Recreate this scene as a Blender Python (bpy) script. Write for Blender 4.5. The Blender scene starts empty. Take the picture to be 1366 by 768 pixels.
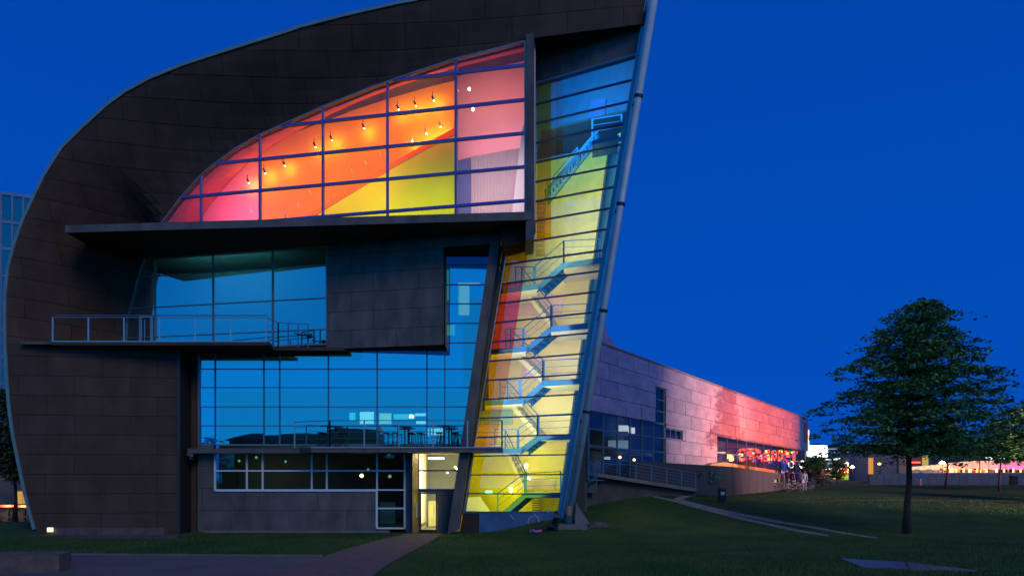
import bpy, math, random
from mathutils import Vector, Matrix, noise
from mathutils.geometry import tessellate_polygon
random.seed(7)
SC = bpy.context.scene
COL = SC.collection
F = 1000.0; CX = 683.0; HZ = 640.0; E = 2.6        # focal length in photo px, centre column, horizon row, eye height
# ------------------------------------------------------------------ camera
cam = bpy.data.cameras.new('camera'); cam.sensor_width = 36; cam.lens = 36*F/1366
cam.shift_y = (HZ-384)/1366; cam.clip_end = 6000; cam.clip_start = .1
camo = bpy.data.objects.new('camera', cam); COL.objects.link(camo)
camo.location = (0, 0, E); camo.rotation_euler = (math.pi/2, 0, 0); SC.camera = camo
# ------------------------------------------------------------------ sky: deep dusk blue
W = bpy.data.worlds.new('World'); SC.world = W; W.use_nodes = True
nt = W.node_tree; nt.nodes.clear()
def N(nt, t, **k):
    n = nt.nodes.new(t)
    for a, b in k.items(): setattr(n, a, b)
    return n
tc = N(nt, 'ShaderNodeTexCoord'); sep = N(nt, 'ShaderNodeSeparateXYZ'); nt.links.new(tc.outputs['Generated'], sep.inputs[0])
rp = N(nt, 'ShaderNodeValToRGB'); nt.links.new(sep.outputs['Z'], rp.inputs[0])
el = rp.color_ramp.elements
el[0].position = 0.0; el[0].color = (.0012, .082, .52, 1)
el[1].position = 1.0; el[1].color = (.0008, .035, .26, 1)
for p, c in ((.25, (.0006, .070, .475, 1)), (.55, (.0006, .058, .40, 1))):
    e = el.new(p); e.color = c
# the dusk glow lies low behind the camera, where the facade glass looks
mr = N(nt, 'ShaderNodeMapRange'); mr.inputs['From Min'].default_value = -.1; mr.inputs['From Max'].default_value = -1
nt.links.new(sep.outputs['Y'], mr.inputs['Value'])
mz = N(nt, 'ShaderNodeMapRange'); mz.inputs['From Min'].default_value = .75; mz.inputs['From Max'].default_value = 0
nt.links.new(sep.outputs['Z'], mz.inputs['Value'])
mm = N(nt, 'ShaderNodeMath', operation='MULTIPLY'); nt.links.new(mr.outputs[0], mm.inputs[0]); nt.links.new(mz.outputs[0], mm.inputs[1])
mx = N(nt, 'ShaderNodeMix', data_type='RGBA'); nt.links.new(mm.outputs[0], mx.inputs[0]); nt.links.new(rp.outputs[0], mx.inputs[6])
mx.inputs[7].default_value = (.006, .33, .88, 1)
bg = N(nt, 'ShaderNodeBackground'); bg.inputs[1].default_value = 1.0; nt.links.new(mx.outputs[2], bg.inputs[0])
ow = N(nt, 'ShaderNodeOutputWorld'); nt.links.new(bg.outputs[0], ow.inputs[0])
# ------------------------------------------------------------------ added sun lamp stands in for ambient city light, weak and soft
sl = bpy.data.lights.new('ambient_sun', 'SUN'); sl.energy = .62; sl.angle = math.radians(24); sl.color = (1, .90, .80)
so = bpy.data.objects.new('ambient_sun', sl); COL.objects.link(so); so.rotation_euler = (math.radians(56), 0, math.radians(30))
SC.view_settings.view_transform = 'Standard'; SC.view_settings.look = 'None'; SC.view_settings.exposure = 0; SC.view_settings.gamma = 1
SC.cycles.max_bounces = 8; SC.cycles.transparent_max_bounces = 24; SC.cycles.diffuse_bounces = 3; SC.cycles.glossy_bounces = 4
SC.cycles.caustics_reflective = False; SC.cycles.caustics_refractive = False; SC.cycles.sample_clamp_indirect = 4
# ------------------------------------------------------------------ materials
MATS = {}
def mat(name, base, rough=.6, metal=0., vary=.12, nscale=2.0, bump=0., bscale=12., per=0., col2=None, spec=.5, stretch=(1,1,1)):
    if name in MATS: return MATS[name]
    m = bpy.data.materials.new(name); m.use_nodes = True; t = m.node_tree; b = t.nodes['Principled BSDF']
    b.inputs['Roughness'].default_value = rough; b.inputs['Metallic'].default_value = metal
    b.inputs['Specular IOR Level'].default_value = spec
    g = N(t, 'ShaderNodeNewGeometry'); mp = N(t, 'ShaderNodeMapping'); mp.inputs['Scale'].default_value = stretch
    t.links.new(g.outputs['Position'], mp.inputs[0])
    n = N(t, 'ShaderNodeTexNoise'); n.inputs['Scale'].default_value = nscale; n.inputs['Detail'].default_value = 6
    t.links.new(mp.outputs[0], n.inputs['Vector'])
    r = N(t, 'ShaderNodeValToRGB'); r.color_ramp.elements[0].position = .3; r.color_ramp.elements[1].position = .7
    c2 = col2 or tuple(min(1, c*(1+vary)) for c in base); c1 = tuple(c*(1-vary) for c in base) if not col2 else base
    r.color_ramp.elements[0].color = (*c1, 1); r.color_ramp.elements[1].color = (*c2, 1)
    t.links.new(n.outputs[0], r.inputs[0]); out = r.outputs[0]
    if per:
        oi = N(t, 'ShaderNodeObjectInfo'); mr = N(t, 'ShaderNodeMapRange'); mr.inputs['To Min'].default_value = 1-per; mr.inputs['To Max'].default_value = 1+per
        t.links.new(oi.outputs['Random'], mr.inputs[0])
        hs = N(t, 'ShaderNodeHueSaturation'); t.links.new(mr.outputs[0], hs.inputs['Value']); t.links.new(out, hs.inputs['Color']); out = hs.outputs[0]
    t.links.new(out, b.inputs['Base Color'])
    if bump:
        nb = N(t, 'ShaderNodeTexNoise'); nb.inputs['Scale'].default_value = bscale; nb.inputs['Detail'].default_value = 4
        t.links.new(mp.outputs[0], nb.inputs['Vector'])
        bp = N(t, 'ShaderNodeBump'); bp.inputs['Strength'].default_value = bump; bp.inputs['Distance'].default_value = .05
        t.links.new(nb.outputs[0], bp.inputs['Height']); t.links.new(bp.outputs[0], b.inputs['Normal'])
    MATS[name] = m; return m
def glass(name, refl, tint=(1,1,1), gtint=(1,1,1), wob=.0, rough=.0, gmax=1.):
    m = bpy.data.materials.new(name); m.use_nodes = True; t = m.node_tree; t.nodes.clear()
    o = N(t, 'ShaderNodeOutputMaterial'); tr = N(t, 'ShaderNodeBsdfTransparent'); tr.inputs[0].default_value = (*tint, 1)
    gl = N(t, 'ShaderNodeBsdfGlossy'); gl.inputs['Roughness'].default_value = rough; gl.inputs[0].default_value = (*gtint, 1)
    lw = N(t, 'ShaderNodeLayerWeight'); lw.inputs[0].default_value = .15
    mr = N(t, 'ShaderNodeMapRange'); mr.inputs['To Min'].default_value = refl; mr.inputs['To Max'].default_value = gmax
    t.links.new(lw.outputs['Facing'], mr.inputs[0])
    g = N(t, 'ShaderNodeNewGeometry'); sb = N(t, 'ShaderNodeMath', operation='SUBTRACT'); sb.inputs[0].default_value = 1
    t.links.new(g.outputs['Backfacing'], sb.inputs[1])
    ml = N(t, 'ShaderNodeMath', operation='MULTIPLY'); t.links.new(sb.outputs[0], ml.inputs[0]); t.links.new(mr.outputs[0], ml.inputs[1])
    oi = N(t, 'ShaderNodeObjectInfo')
    if wob:
        nb = N(t, 'ShaderNodeTexNoise'); nb.inputs['Scale'].default_value = .55; t.links.new(g.outputs['Position'], nb.inputs['Vector'])
        bp = N(t, 'ShaderNodeBump'); bp.inputs['Strength'].default_value = wob; bp.inputs['Distance'].default_value = .05
        t.links.new(nb.outputs[0], bp.inputs['Height']); t.links.new(bp.outputs[0], gl.inputs['Normal'])
    mxs = N(t, 'ShaderNodeMixShader'); t.links.new(ml.outputs[0], mxs.inputs[0]); t.links.new(tr.outputs[0], mxs.inputs[1]); t.links.new(gl.outputs[0], mxs.inputs[2])
    t.links.new(mxs.outputs[0], o.inputs[0]); MATS[name] = m; return m
def emis(name, col, s):
    m = bpy.data.materials.new(name); m.use_nodes = True; t = m.node_tree; b = t.nodes['Principled BSDF']
    b.inputs['Base Color'].default_value = (*col, 1); b.inputs['Emission Color'].default_value = (*col, 1); b.inputs['Emission Strength'].default_value = s
    MATS[name] = m; return m
ZINC = mat('dark zinc cladding', (.088, .056, .045), .7, .05, .2, 1.1, .3, 3., .07, spec=.15, stretch=(1, 1, .45))
ZINCB = mat('slate blue zinc cladding', (.135, .118, .112), .55, .1, .3, 1.6, .25, 4., .07, spec=.35, stretch=(1, 1, .5))
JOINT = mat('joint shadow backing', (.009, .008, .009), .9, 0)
RIM = mat('pale painted steel edge', (.16, .30, .32), .5, .1, .12, 1.5, .1)
COLM = mat('pale blue painted column', (.40, .56, .62), .5, .1, .15, 1.2, .1, 6.)
FRAME = mat('mid grey aluminium frame', (.27, .26, .28), .4, .5, .08)
FRAMEP = mat('blue painted window bar', (.09, .12, .50), .5, .1, .08)
MULL = mat('dark blue mullion', (.022, .07, .24), .45, .1, .1)
MULLB = mat('blue grey mullion', (.07, .19, .36), .45, .1, .1)
RAIL = mat('galvanised rail', (.55, .56, .58), .35, .7, .1)
DARK = mat('near black metal', (.02, .02, .022), .5, .2, .1)
CONC = mat('cast concrete', (.17, .16, .16), .85, 0, .2, 1.3, .3, 9.)
CONCD = mat('stained dark concrete', (.07, .07, .07), .9, 0, .35, .9, .3, 7.)
WHITE = mat('white plaster', (.75, .74, .72), .8, 0, .03, .8)
CREAM = mat('lilac cream curtain', (.72, .58, .58), .9, 0, .05, 1.)
ORANGE = mat('orange painted ceiling', (.85, .22, .03), .8, 0, .08, .7)
ORANGED = mat('deep orange reveal', (.55, .09, .012), .8, 0, .12, .9)
YELLOW = mat('acid yellow wall', (.68, .72, .0), .8, 0, .06, .8)
YELLOWS = mat('yellow stair wall', (.75, .62, .0), .8, 0, .05, .8)
REDP = mat('red orange parapet', (.85, .22, .01), .7, 0, .08)
MAUVE = mat('pink painted wall', (.75, .44, .46), .8, 0, .05, .7)
PLUM = mat('blue painted pier', (.18, .2, .45), .8, 0, .05)
OLIVE = mat('ochre metal and lit reveal', (.30, .22, .08), .6, .2, .2, 2.)
STEELB = mat('blue painted stair steel', (.006, .085, .26), .5, .2, .1)
INT = mat('dim interior wall', (.10, .11, .12), .9, 0, .2, .6)
BLUEW = mat('blue stained plinth', (.10, .20, .34), .75, 0, .25, 1.2, .2)
GRASSM = mat('lawn soil', (.026, .076, .022), .95, 0, .35, .35, .5, 22., col2=(.066, .112, .030), spec=.08)
GRASSB = mat('grass blade', (.034, .10, .028), .8, 0, .3, .35, col2=(.085, .145, .04), spec=.1)
PAVE = mat('grey plaza paving', (.115, .10, .10), .85, 0, .15, .8, .25, 18., per=.08)
PATH = mat('reddish gravel path', (.16, .10, .095), .95, 0, .2, 2.5, .4, 40.)
TRACK = mat('worn stone track', (.26, .24, .22), .9, 0, .25, 1.4, .4, 20.)
GRAN = mat('rough granite', (.13, .10, .095), .9, 0, .3, 3., .6, 14.)
SLAB = mat('polished stone slab', (.16, .13, .14), .33, .1, .35, 2.5, .2, 9.)
BARK = mat('furrowed bark', (.045, .036, .032), .95, 0, .35, 4., .6, 12., stretch=(3,3,.6))
LEAF = mat('dark green leaf', (.045, .18, .055), .75, 0, .4, .9, col2=(.12, .28, .075))
LEAF2 = mat('street tree leaf', (.05, .085, .03), .75, 0, .4, 1.2, col2=(.08, .11, .04))
SKIN = mat('skin', (.35, .2, .14), .6, 0, .05)
CLOTHS = [mat('dark navy cloth', (.02, .025, .045), .9), mat('black cloth', (.012, .012, .014), .9), mat('blue denim', (.06, .10, .20), .9),
          mat('plum cloth', (.10, .03, .09), .9), mat('grey blue cloth', (.12, .16, .24), .9)]
PINK = mat('pink fabric', (.6, .16, .28), .8)
HAIR = mat('dark hair', (.015, .012, .01), .8)
G_UP = glass('clear gallery glass', .02, (1, 1, 1), (.7, .8, 1))
G_ST = glass('stair glass', .11, (.86, .97, 1.), (.9, 1, 1), .02)
G_FILM = glass('amber film on stair glass', .03, (.98, .72, .0), (1, .8, .5))
G_FILM2 = glass('orange film on stair glass', .03, (.98, .36, .0), (1, .7, .5))
G_MID = glass('mirror blue glass', .56, (.25, .55, .6), (.75, 1, 1), .05)
G_LOW = glass('blue reflecting terrace glass', .56, (.40, .75, .75), (.7, 1, 1), .045)
G_DARK = glass('dark cafe glass', .05, (.6, .75, .7), (.9, 1, 1), .03)
G_WING = glass('wing glass', .08, (.8, .85, .9), (1, 1, 1), .05, 0, .3)
E_WARM = emis('warm lamp glow', (1, .78, .45), 14)
E_WHITE = emis('white glow panel', (1, .95, .85), 1.3)
E_TEAL = emis('pale green glow panel', (.35, .95, .75), .55)
E_CREAM = emis('cream glow panel', (1, .82, .45), .9)
E_GREEN = emis('green exit sign', (.2, 1, .45), 2.5)
E_SPOT = emis('spot lamp face', (1, .9, .6), 9)
# ------------------------------------------------------------------ helpers
def wl(o):
    v = Vector((0, 0, 0))
    while o: v += o.location; o = o.parent
    return v
class MB:
    def __init__(s): s.v = []; s.f = []
    def add(s, vs, fs):
        b = len(s.v); s.v += [tuple(v) for v in vs]; s.f += [tuple(b+i for i in f) for f in fs]; return s
    def box(s, c, d, rz=0.):
        x, y, z = c; a, b, h = d[0]/2, d[1]/2, d[2]/2; ca, sa = math.cos(rz), math.sin(rz)
        vs = [(x+i*a*ca-j*b*sa, y+i*a*sa+j*b*ca, z+k*h) for k in (-1, 1) for i, j in ((-1,-1),(1,-1),(1,1),(-1,1))]
        return s.add(vs, [(3,2,1,0),(4,5,6,7),(0,1,5,4),(1,2,6,5),(2,3,7,6),(3,0,4,7)])
    def bar(s, p, q, w, h=None, n=None):
        p, q = Vector(p), Vector(q); h = w if h is None else h; d = (q-p)
        if d.length < 1e-6: return s
        d.normalize(); n = Vector(n) if n else (Vector((0,0,1)) if abs(d.z) < .95 else Vector((0,1,0)))
        a = d.cross(n).normalized()*w/2; b = a.cross(d).normalized()*h/2
        vs = [c+i*a+j*b for c in (p, q) for i, j in ((-1,-1),(1,-1),(1,1),(-1,1))]
        return s.add(vs, [(3,2,1,0),(4,5,6,7),(0,1,5,4),(1,2,6,5),(2,3,7,6),(3,0,4,7)])
    def tube(s, pts, r, n=8):
        pts = [Vector(p) for p in pts]; r = r if isinstance(r, (list, tuple)) else [r]*len(pts); b0 = len(s.v)
        for i, p in enumerate(pts):
            d = (pts[min(i+1, len(pts)-1)]-pts[max(i-1, 0)]).normalized()
            up = Vector((0,0,1)) if abs(d.z) < .9 else Vector((1,0,0)); a = d.cross(up).normalized(); c = a.cross(d)
            s.v += [tuple(p+(a*math.cos(t)+c*math.sin(t))*r[i]) for t in [2*math.pi*k/n for k in range(n)]]
        for i in range(len(pts)-1):
            for k in range(n):
                k2 = (k+1) % n; s.f.append((b0+i*n+k, b0+i*n+k2, b0+(i+1)*n+k2, b0+(i+1)*n+k))
        s.f.append(tuple(b0+k for k in range(n))[::-1]); s.f.append(tuple(b0+(len(pts)-1)*n+k for k in range(n))); return s
    def lathe(s, c, prof, n=14):
        c = Vector(c); b0 = len(s.v)
        for r, z in prof: s.v += [(c.x+r*math.cos(2*math.pi*k/n), c.y+r*math.sin(2*math.pi*k/n), c.z+z) for k in range(n)]
        for i in range(len(prof)-1):
            for k in range(n):
                k2 = (k+1) % n; s.f.append((b0+i*n+k, b0+i*n+k2, b0+(i+1)*n+k2, b0+(i+1)*n+k))
        s.f.append(tuple(b0+k for k in range(n))[::-1]); s.f.append(tuple(b0+(len(prof)-1)*n+k for k in range(n))); return s
    def prism(s, poly, off):
        """poly: list of 3-D points facing the viewer, extruded by -off behind them"""
        poly = [Vector(p) for p in poly]; off = Vector(off); n = len(poly); b = len(s.v)
        s.v += [tuple(p) for p in poly]+[tuple(p+off) for p in poly]
        tris = tessellate_polygon([poly])
        for t in tris: s.f.append((b+t[0], b+t[1], b+t[2])); s.f.append((b+n+t[2], b+n+t[1], b+n+t[0]))
        for i in range(n): j = (i+1) % n; s.f.append((b+i, b+n+i, b+n+j, b+j))
        return s
    def build(s, name, m, parent=None, smooth=False, origin=None, mesh=None):
        if not s.v: return None
        if parent: o0 = wl(parent)
        elif origin is not None: o0 = Vector(origin)
        else:
            zs = min(v[2] for v in s.v); o0 = Vector(((min(v[0] for v in s.v)+max(v[0] for v in s.v))/2, (min(v[1] for v in s.v)+max(v[1] for v in s.v))/2, zs))
        me = bpy.data.meshes.new(name); me.from_pydata([(v[0]-o0.x, v[1]-o0.y, v[2]-o0.z) for v in s.v], [], s.f)
        import bmesh
        if len(s.f) < 6000:
            bm = bmesh.new(); bm.from_mesh(me); bmesh.ops.recalc_face_normals(bm, faces=bm.faces); bm.to_mesh(me); bm.free()
        me.materials.append(m)
        if smooth: me.polygons.foreach_set('use_smooth', [True]*len(me.polygons))
        o = bpy.data.objects.new(name, me); COL.objects.link(o)
        if parent: o.parent = parent
        else: o.location = o0
        return o
def tag(o, label=None, cat=None, group=None, kind=None):
    if label: o['label'] = label
    if cat: o['category'] = cat
    if group: o['group'] = group
    if kind: o['kind'] = kind
    return o
def empty(name, loc, label=None, cat=None, group=None, rz=0):
    o = bpy.data.objects.new(name, None); COL.objects.link(o); o.location = loc; o.rotation_euler = (0, 0, rz); o.empty_display_size = .3
    return tag(o, label, cat, group)
def copy_tree(o, parent=None):
    c = o.copy(); COL.objects.link(c); c.parent = parent
    for ch in list(o.children): copy_tree(ch, c)
    return c
def at(u, v, Y): return Vector(((u-CX)/F*Y, Y, E+(HZ-v)/F*Y))
class Plane:
    def __init__(s, p, d):
        s.p = Vector((p[0], p[1], 0)); s.d = Vector((d[0], d[1], 0)).normalized(); s.n = Vector((s.d.y, -s.d.x, 0))
    def sz(s, u, v, off=0):
        k = (u-CX)/F; p = s.p+s.n*off                       # X = k*Y on the ray
        t = (k*p.y-p.x)/(s.d.x-k*s.d.y); Y = p.y+s.d.y*t
        return (t, E+(HZ-v)/F*Y)
    def w(s, t, z, off=0): q = s.p+s.d*t+s.n*off; return Vector((q.x, q.y, z))
    def at(s, u, v, off=0): return s.w(*s.sz(u, v, off), off)
    def S(s, u, off=0): return s.sz(u, 640, off)[0]
    def Z(s, u, v, off=0): return s.sz(u, v, off)[1]
def clip(poly, ax, val, keep_ge):
    out = []; n = len(poly)
    for i in range(n):
        a, b = poly[i], poly[(i+1) % n]; ia = (a[ax] >= val) == keep_ge or abs(a[ax]-val) < 1e-9; ib = (b[ax] >= val) == keep_ge or abs(b[ax]-val) < 1e-9
        if ia: out.append(a)
        if ia != ib:
            t = (val-a[ax])/(b[ax]-a[ax]); out.append((a[0]+t*(b[0]-a[0]), a[1]+t*(b[1]-a[1])))
    return out
def clean(poly):
    out = []
    for p in poly:
        if not out or abs(p[0]-out[-1][0])+abs(p[1]-out[-1][1]) > 1e-4: out.append(p)
    if len(out) > 1 and abs(out[0][0]-out[-1][0])+abs(out[0][1]-out[-1][1]) < 1e-4: out.pop()
    return out
def area(p): return abs(sum(p[i][0]*p[(i+1) % len(p)][1]-p[(i+1) % len(p)][0]*p[i][1] for i in range(len(p))))/2
def cell(poly, x0, x1, z0, z1):
    for ax, v, g in ((0, x0, True), (0, x1, False), (1, z0, True), (1, z1, False)):
        poly = clip(poly, ax, v, g)
        if len(poly) < 3: return []
    poly = clean(poly); return poly if len(poly) > 2 and area(poly) > .004 else []
def spans(poly, ax, val):
    xs = []; n = len(poly); o = 1-ax
    for i in range(n):
        a, b = poly[i], poly[(i+1) % n]
        if (a[ax] < val) != (b[ax] < val): xs.append(a[o]+(val-a[ax])/(b[ax]-a[ax])*(b[o]-a[o]))
    xs.sort(); return list(zip(xs[::2], xs[1::2]))
def slab(poly, f, th, n):
    """poly in (s,z); f maps to 3-D; extruded by th along -n"""
    return MB().prism([f(*p) for p in poly], -Vector(n)*th)
PJ = random.Random(21)
def window(pl, poly, ss, zs, parent, pane, bar, bw=.06, bd=.12, off=0., fm=None, fw=.08, skip_v=False, name='window', hb=None, vb=None, hside=None):
    """a glazed wall: perimeter frame (the part), one object per pane and per mullion below it"""
    fr = MB(); n = len(poly)
    for i in range(n): fr.bar(pl.w(*poly[i], off), pl.w(*poly[(i+1) % n], off), fw, bd*1.25, pl.n)
    w = fr.build(name, fm or bar, parent)
    S = [min(p[0] for p in poly)-.01]+sorted(ss)+[max(p[0] for p in poly)+.01]; Z = [min(p[1] for p in poly)-.01]+sorted(zs)+[max(p[1] for p in poly)+.01]
    for i in range(len(S)-1):
        for j in range(len(Z)-1):
            c = cell(poly, S[i]+.005, S[i+1]-.005, Z[j]+.005, Z[j+1]-.005)
            if c:
                sc0, zc0 = sum(q[0] for q in c)/len(c), sum(q[1] for q in c)/len(c); ja, jb = PJ.gauss(0, .0035), PJ.gauss(0, .0035)
                slab(c, lambda a, b: pl.w(a, b, off-.02+ja*(a-sc0)+jb*(b-zc0)), .02, pl.n).build('glass_pane', pane, w)
    if not skip_v:
        for x in ss:
            for a, b in spans(poly, 0, x): MB().bar(pl.w(x, a, off), pl.w(x, b, off), vb or bw, bd, pl.n).build('mullion', bar, w)
    for z in zs:
        for a, b in spans(poly, 1, z): MB().bar(pl.w(a, z, off+.004), pl.w(b, z, off+.004), hb or bw, bd*.9, pl.n).build('transom', bar, w)
    return w
def area_light(name, loc, direction, sx, sy, power, col, spread=180):
    l = bpy.data.lights.new(name, 'AREA'); l.shape = 'RECTANGLE'; l.size = sx; l.size_y = sy; l.energy = power; l.color = col; l.spread = math.radians(spread)
    o = bpy.data.objects.new(name, l); COL.objects.link(o); o.location = loc
    o.rotation_euler = Vector(direction).to_track_quat('-Z', 'Z').to_euler(); return o
PF = Plane((0, 37.5), (1, 0)); dU = (1, -.215)
PU = Plane((.57, 33.8), dU); PM = Plane((-9.19, 37.2), dU)
PS = Plane((-2.33, 37.0), (1.98, -1)); PW = Plane((4.7, 44.0), (.617, 1.0))
def smooth(a, b, x): t = min(1, max(0, (x-a)/(b-a))); return t*t*(3-2*t)
def H(x, y):
    h = 2.1*smooth(33, 74, y)*smooth(-3, 6, x)
    h += .80*math.exp(-((x-2.6)/2.9)**2-((y-34.9)/1.7)**2)
    h += 1.0*math.exp(-((x-8)/7.5)**2-((y-50)/8.)**2)
    h += .25*smooth(-18, -24, x)*smooth(30, 35, y)*(1-smooth(40, 46, y))
    return h
# ================================================================== GROUND
def sheet(name, m, xs, ys, dz=0.):
    b = MB(); nx = len(xs)
    b.v = [(x, y, H(x, y)+dz) for y in ys for x in xs]
    b.f = [(j*nx+i, j*nx+i+1, (j+1)*nx+i+1, (j+1)*nx+i) for j in range(len(ys)-1) for i in range(nx-1)]
    return b.build(name, m, smooth=True, origin=(0, 0, 0))
xs = [-1600, -600, -200, -100, -60]+[-40+.5*i for i in range(161)]+[45, 50, 60, 80, 100, 130, 200, 400, 900, 1600]
ys = [-600, -100, -20, 0, 8, 14]+[17+.5*i for i in range(130)]+[84, 90, 100, 120, 160, 240, 400, 900, 2500]
tag(sheet('ground', GRASSM, xs, ys), kind='structure')
def strip(name, m, left, right, dz=.02, n=60, kind='structure'):
    """left/right: polylines of ground points with equal count, resampled and draped"""
    def res(pl, t):
        k = t*(len(pl)-1); i = min(int(k), len(pl)-2); a, b = pl[i], pl[i+1]; f = k-i
        return (a[0]+(b[0]-a[0])*f, a[1]+(b[1]-a[1])*f)
    b = MB(); m2 = 6
    for i in range(n+1):
        l, r = res(left, i/n), res(right, i/n)
        for j in range(m2+1):
            x = l[0]+(r[0]-l[0])*j/m2; y = l[1]+(r[1]-l[1])*j/m2; b.v.append((x, y, H(x, y)+dz))
    b.f = [(i*(m2+1)+j, i*(m2+1)+j+1, (i+1)*(m2+1)+j+1, (i+1)*(m2+1)+j) for i in range(n) for j in range(m2)]
    return tag(b.build(name, m, smooth=True, origin=(0, 0, 0)), kind=kind)
def gp(u, v):
    """ground point seen at (u, v)"""
    k = (u-CX)/F; m = (HZ-v)/F; Y = 8.; st = 1.6
    for st in (3., .5, .08, .012):
        while Y < 400 and E+m*Y > H(k*Y, Y): Y += st
        Y -= st
    Y += .006
    return ((u-CX)/F*Y, Y)
# plaza paving (individual flags where they can be told apart), brown path, worn tracks
strip('plaza', PAVE, [gp(-90, 741), gp(90, 740), gp(300, 741.5), gp(432, 743)], [(-13., 13.), (-8., 13.), (-5, 13.), (-2.0, 13.)], .012)
fl = tag(empty('plaza_edge_course', (-10, 25, H(-10, 25)), 'row of grey kerb stones along the plaza edge beside the lawn strip', 'kerb'))
p0, p1 = Vector(gp(40, 739.5)), Vector(gp(430, 742.2)); nk = 24
for i in range(nk):
    a = p0.lerp(p1, i/nk); c = p0.lerp(p1, (i+.97)/nk); mb = MB().bar((a.x, a.y+.07, .02), (c.x, c.y+.07, .02), .14, .07); mb.build('kerb_stone', CONC, fl)
pl_ = [gp(545, 712), gp(500, 722), gp(450, 736), gp(400, 755), gp(330, 775)]; pr_ = [gp(590, 712), gp(575, 722), gp(545, 738), gp(515, 755), gp(490, 775)]
strip('brown_path', PATH, pl_, pr_, .03)
strip('gravel_track', TRACK, [gp(868, 662), gp(905, 671), gp(960, 686), gp(1020, 700), gp(1104, 715.5)], [gp(874, 661.6), gp(915, 670), gp(972, 685), gp(1032, 699), gp(1106, 713.5)], .025)
strip('gravel_track', TRACK, [gp(898, 667), gp(940, 678), gp(1000, 690.5), gp(1080, 704), gp(1168, 718.3)], [gp(906, 665.5), gp(950, 676.5), gp(1012, 689), gp(1090, 703), gp(1172, 717)], .025)
strip('gravel_track', TRACK, [gp(896, 667), gp(915, 660), gp(940, 656), gp(960, 653.5), gp(975, 652)], [gp(908, 667.5), gp(925, 661.5), gp(946, 657), gp(964, 654.5), gp(978, 652.8)], .022)
strip('trodden_path', mat('trodden earth', (.085, .068, .04), .95, 0, .25, 1.2), [gp(985, 669.5), gp(1120, 667.8), gp(1260, 668.2), gp(1440, 669.5)], [gp(985, 668.6), gp(1120, 666.6), gp(1260, 667), gp(1440, 668)], .03)
strip('trodden_path', mat('bare earth patch', (.09, .085, .08), .95, 0, .4, 1.5), [gp(738, 703), gp(780, 706), gp(812, 703)], [gp(745, 700), gp(790, 701.5), gp(832, 698)], .02)
# grass blades
gb = MB(); R = random.Random(3)
def on_lawn(u, v):
    if v > 740 and u < 545: return False
    if u < 545+45*(1 if v < 720 else 1) and v > 711:
        lx = 545-(v-712)*3.4; rx = 590-(v-712)*1.75
        if lx-4 < u < rx+4: return False
    if u < 560 and v < 711: return False
    return True
cnt = 0
while cnt < 52000:
    v = 662+118*R.random()**.9; u = -20+1410*R.random()
    if not on_lawn(u, v) or (u < 760 and v < 700+12*(u < 640)): continue
    if noise.noise(Vector((u*.012, v*.05, 0))) < -.38 and R.random() < .6: continue
    x, y = gp(u, v); z = H(x, y); h = .035+.05*R.random(); a = R.random()*6.28; w = .012+.012*R.random(); L = (R.random()-.5)*.05
    b = len(gb.v); gb.v += [(x-w*math.cos(a), y-w*math.sin(a), z-.01), (x+w*math.cos(a), y+w*math.sin(a), z-.01), (x+L, y+L*.6, z+h)]; gb.f.append((b, b+1, b+2)); cnt += 1
tag(gb.build('lawn_grass', GRASSB, origin=(0, 0, 0)), 'short dark green grass covering the lawn slope', 'grass', kind='stuff')
# ================================================================== MUSEUM, front volume
MU = empty('museum_building', (-8, 38, 0), 'large dark zinc clad museum with curved roof, coloured window and leaning glass stair end', 'museum')
ZC = E+11.64; ZT = E+6.45
# ---- dark curved wall
outer_uv = [(49,704.7),(40,672),(32,636),(20.3,578.6),(15,538),(12,494),(10,455),(10,420),(10,396),(14,359),(22,327.5),(33,296),(48,264),(61,237),(84.6,199.7),(112,172.6),(145.6,142),(169,125),(203,106.6),(244,90),(288,75.5),(338.5,59.5),(389,44),(399,40),(460,24),(530,8),(600,-5),(680,-18),(780,-32),(868,-42)]
def yo(u): return 35.4 if u < 100 else 35.4+(32.75-35.4)*((u-100)/768)
outer = [at(u, v, yo(u)) for u, v in outer_uv]
inner_up = [PM.at(166.6, 452), PM.at(168, 430), PM.at(173, 411), PM.at(183, 371), PM.at(191, 345.), PM.at(196, 330), PM.at(206, 316)] + \
  [PU.at(u, v) for u, v in ((213,303.5),(240,267),(268.6,235),(284,222),(315,199),(347,181),(368,171.7),(430,144),(500,116),(516,111),(560,95.5),(608,80),(660,67),(701,56.5),(714,52.5),(780,42.5),(858,33))]
inner_lo = [at(240, 455, 36.4), at(240, 580, 36.4), at(240, 709, 36.4)]
def near(pl, x, z):
    best = (1e9, 0)
    for i in range(len(pl)-1):
        a, b = pl[i], pl[i+1]; dx, dz = b.x-a.x, b.z-a.z; t = ((x-a.x)*dx+(z-a.z)*dz)/(dx*dx+dz*dz+1e-9); t = min(1, max(0, t))
        d = math.hypot(x-a.x-t*dx, z-a.z-t*dz)
        if d < best[0]: best = (d, a.y+t*(b.y-a.y))
    return best
def dense(pl, st=.5):
    o = []
    for a, b in zip(pl, pl[1:]):
        k = max(1, int((b-a).length/st)); o += [a.lerp(b, q/k) for q in range(k)]
    return o+[pl[-1]]
def field(inner):
    DO, DI = dense(outer), dense(inner)
    def idw(D, x, z):
        sw = sy = 0
        for p in D:
            w = 1/((x-p.x)**2+(z-p.z)**2+.02)**1.5; sw += w; sy += w*p.y
        return sy/sw
    def f(x, z, off=0.):
        do, _ = near(outer, x, z); di, _ = near(inner, x, z); t = do/(do+di+1e-6); t = t*t*(3-2*t)*.5+t*.5
        Yo, Yi = idw(DO, x, z), idw(DI, x, z); return Vector((x, Yo+(Yi-Yo)*t-off, z))
    return f
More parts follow.
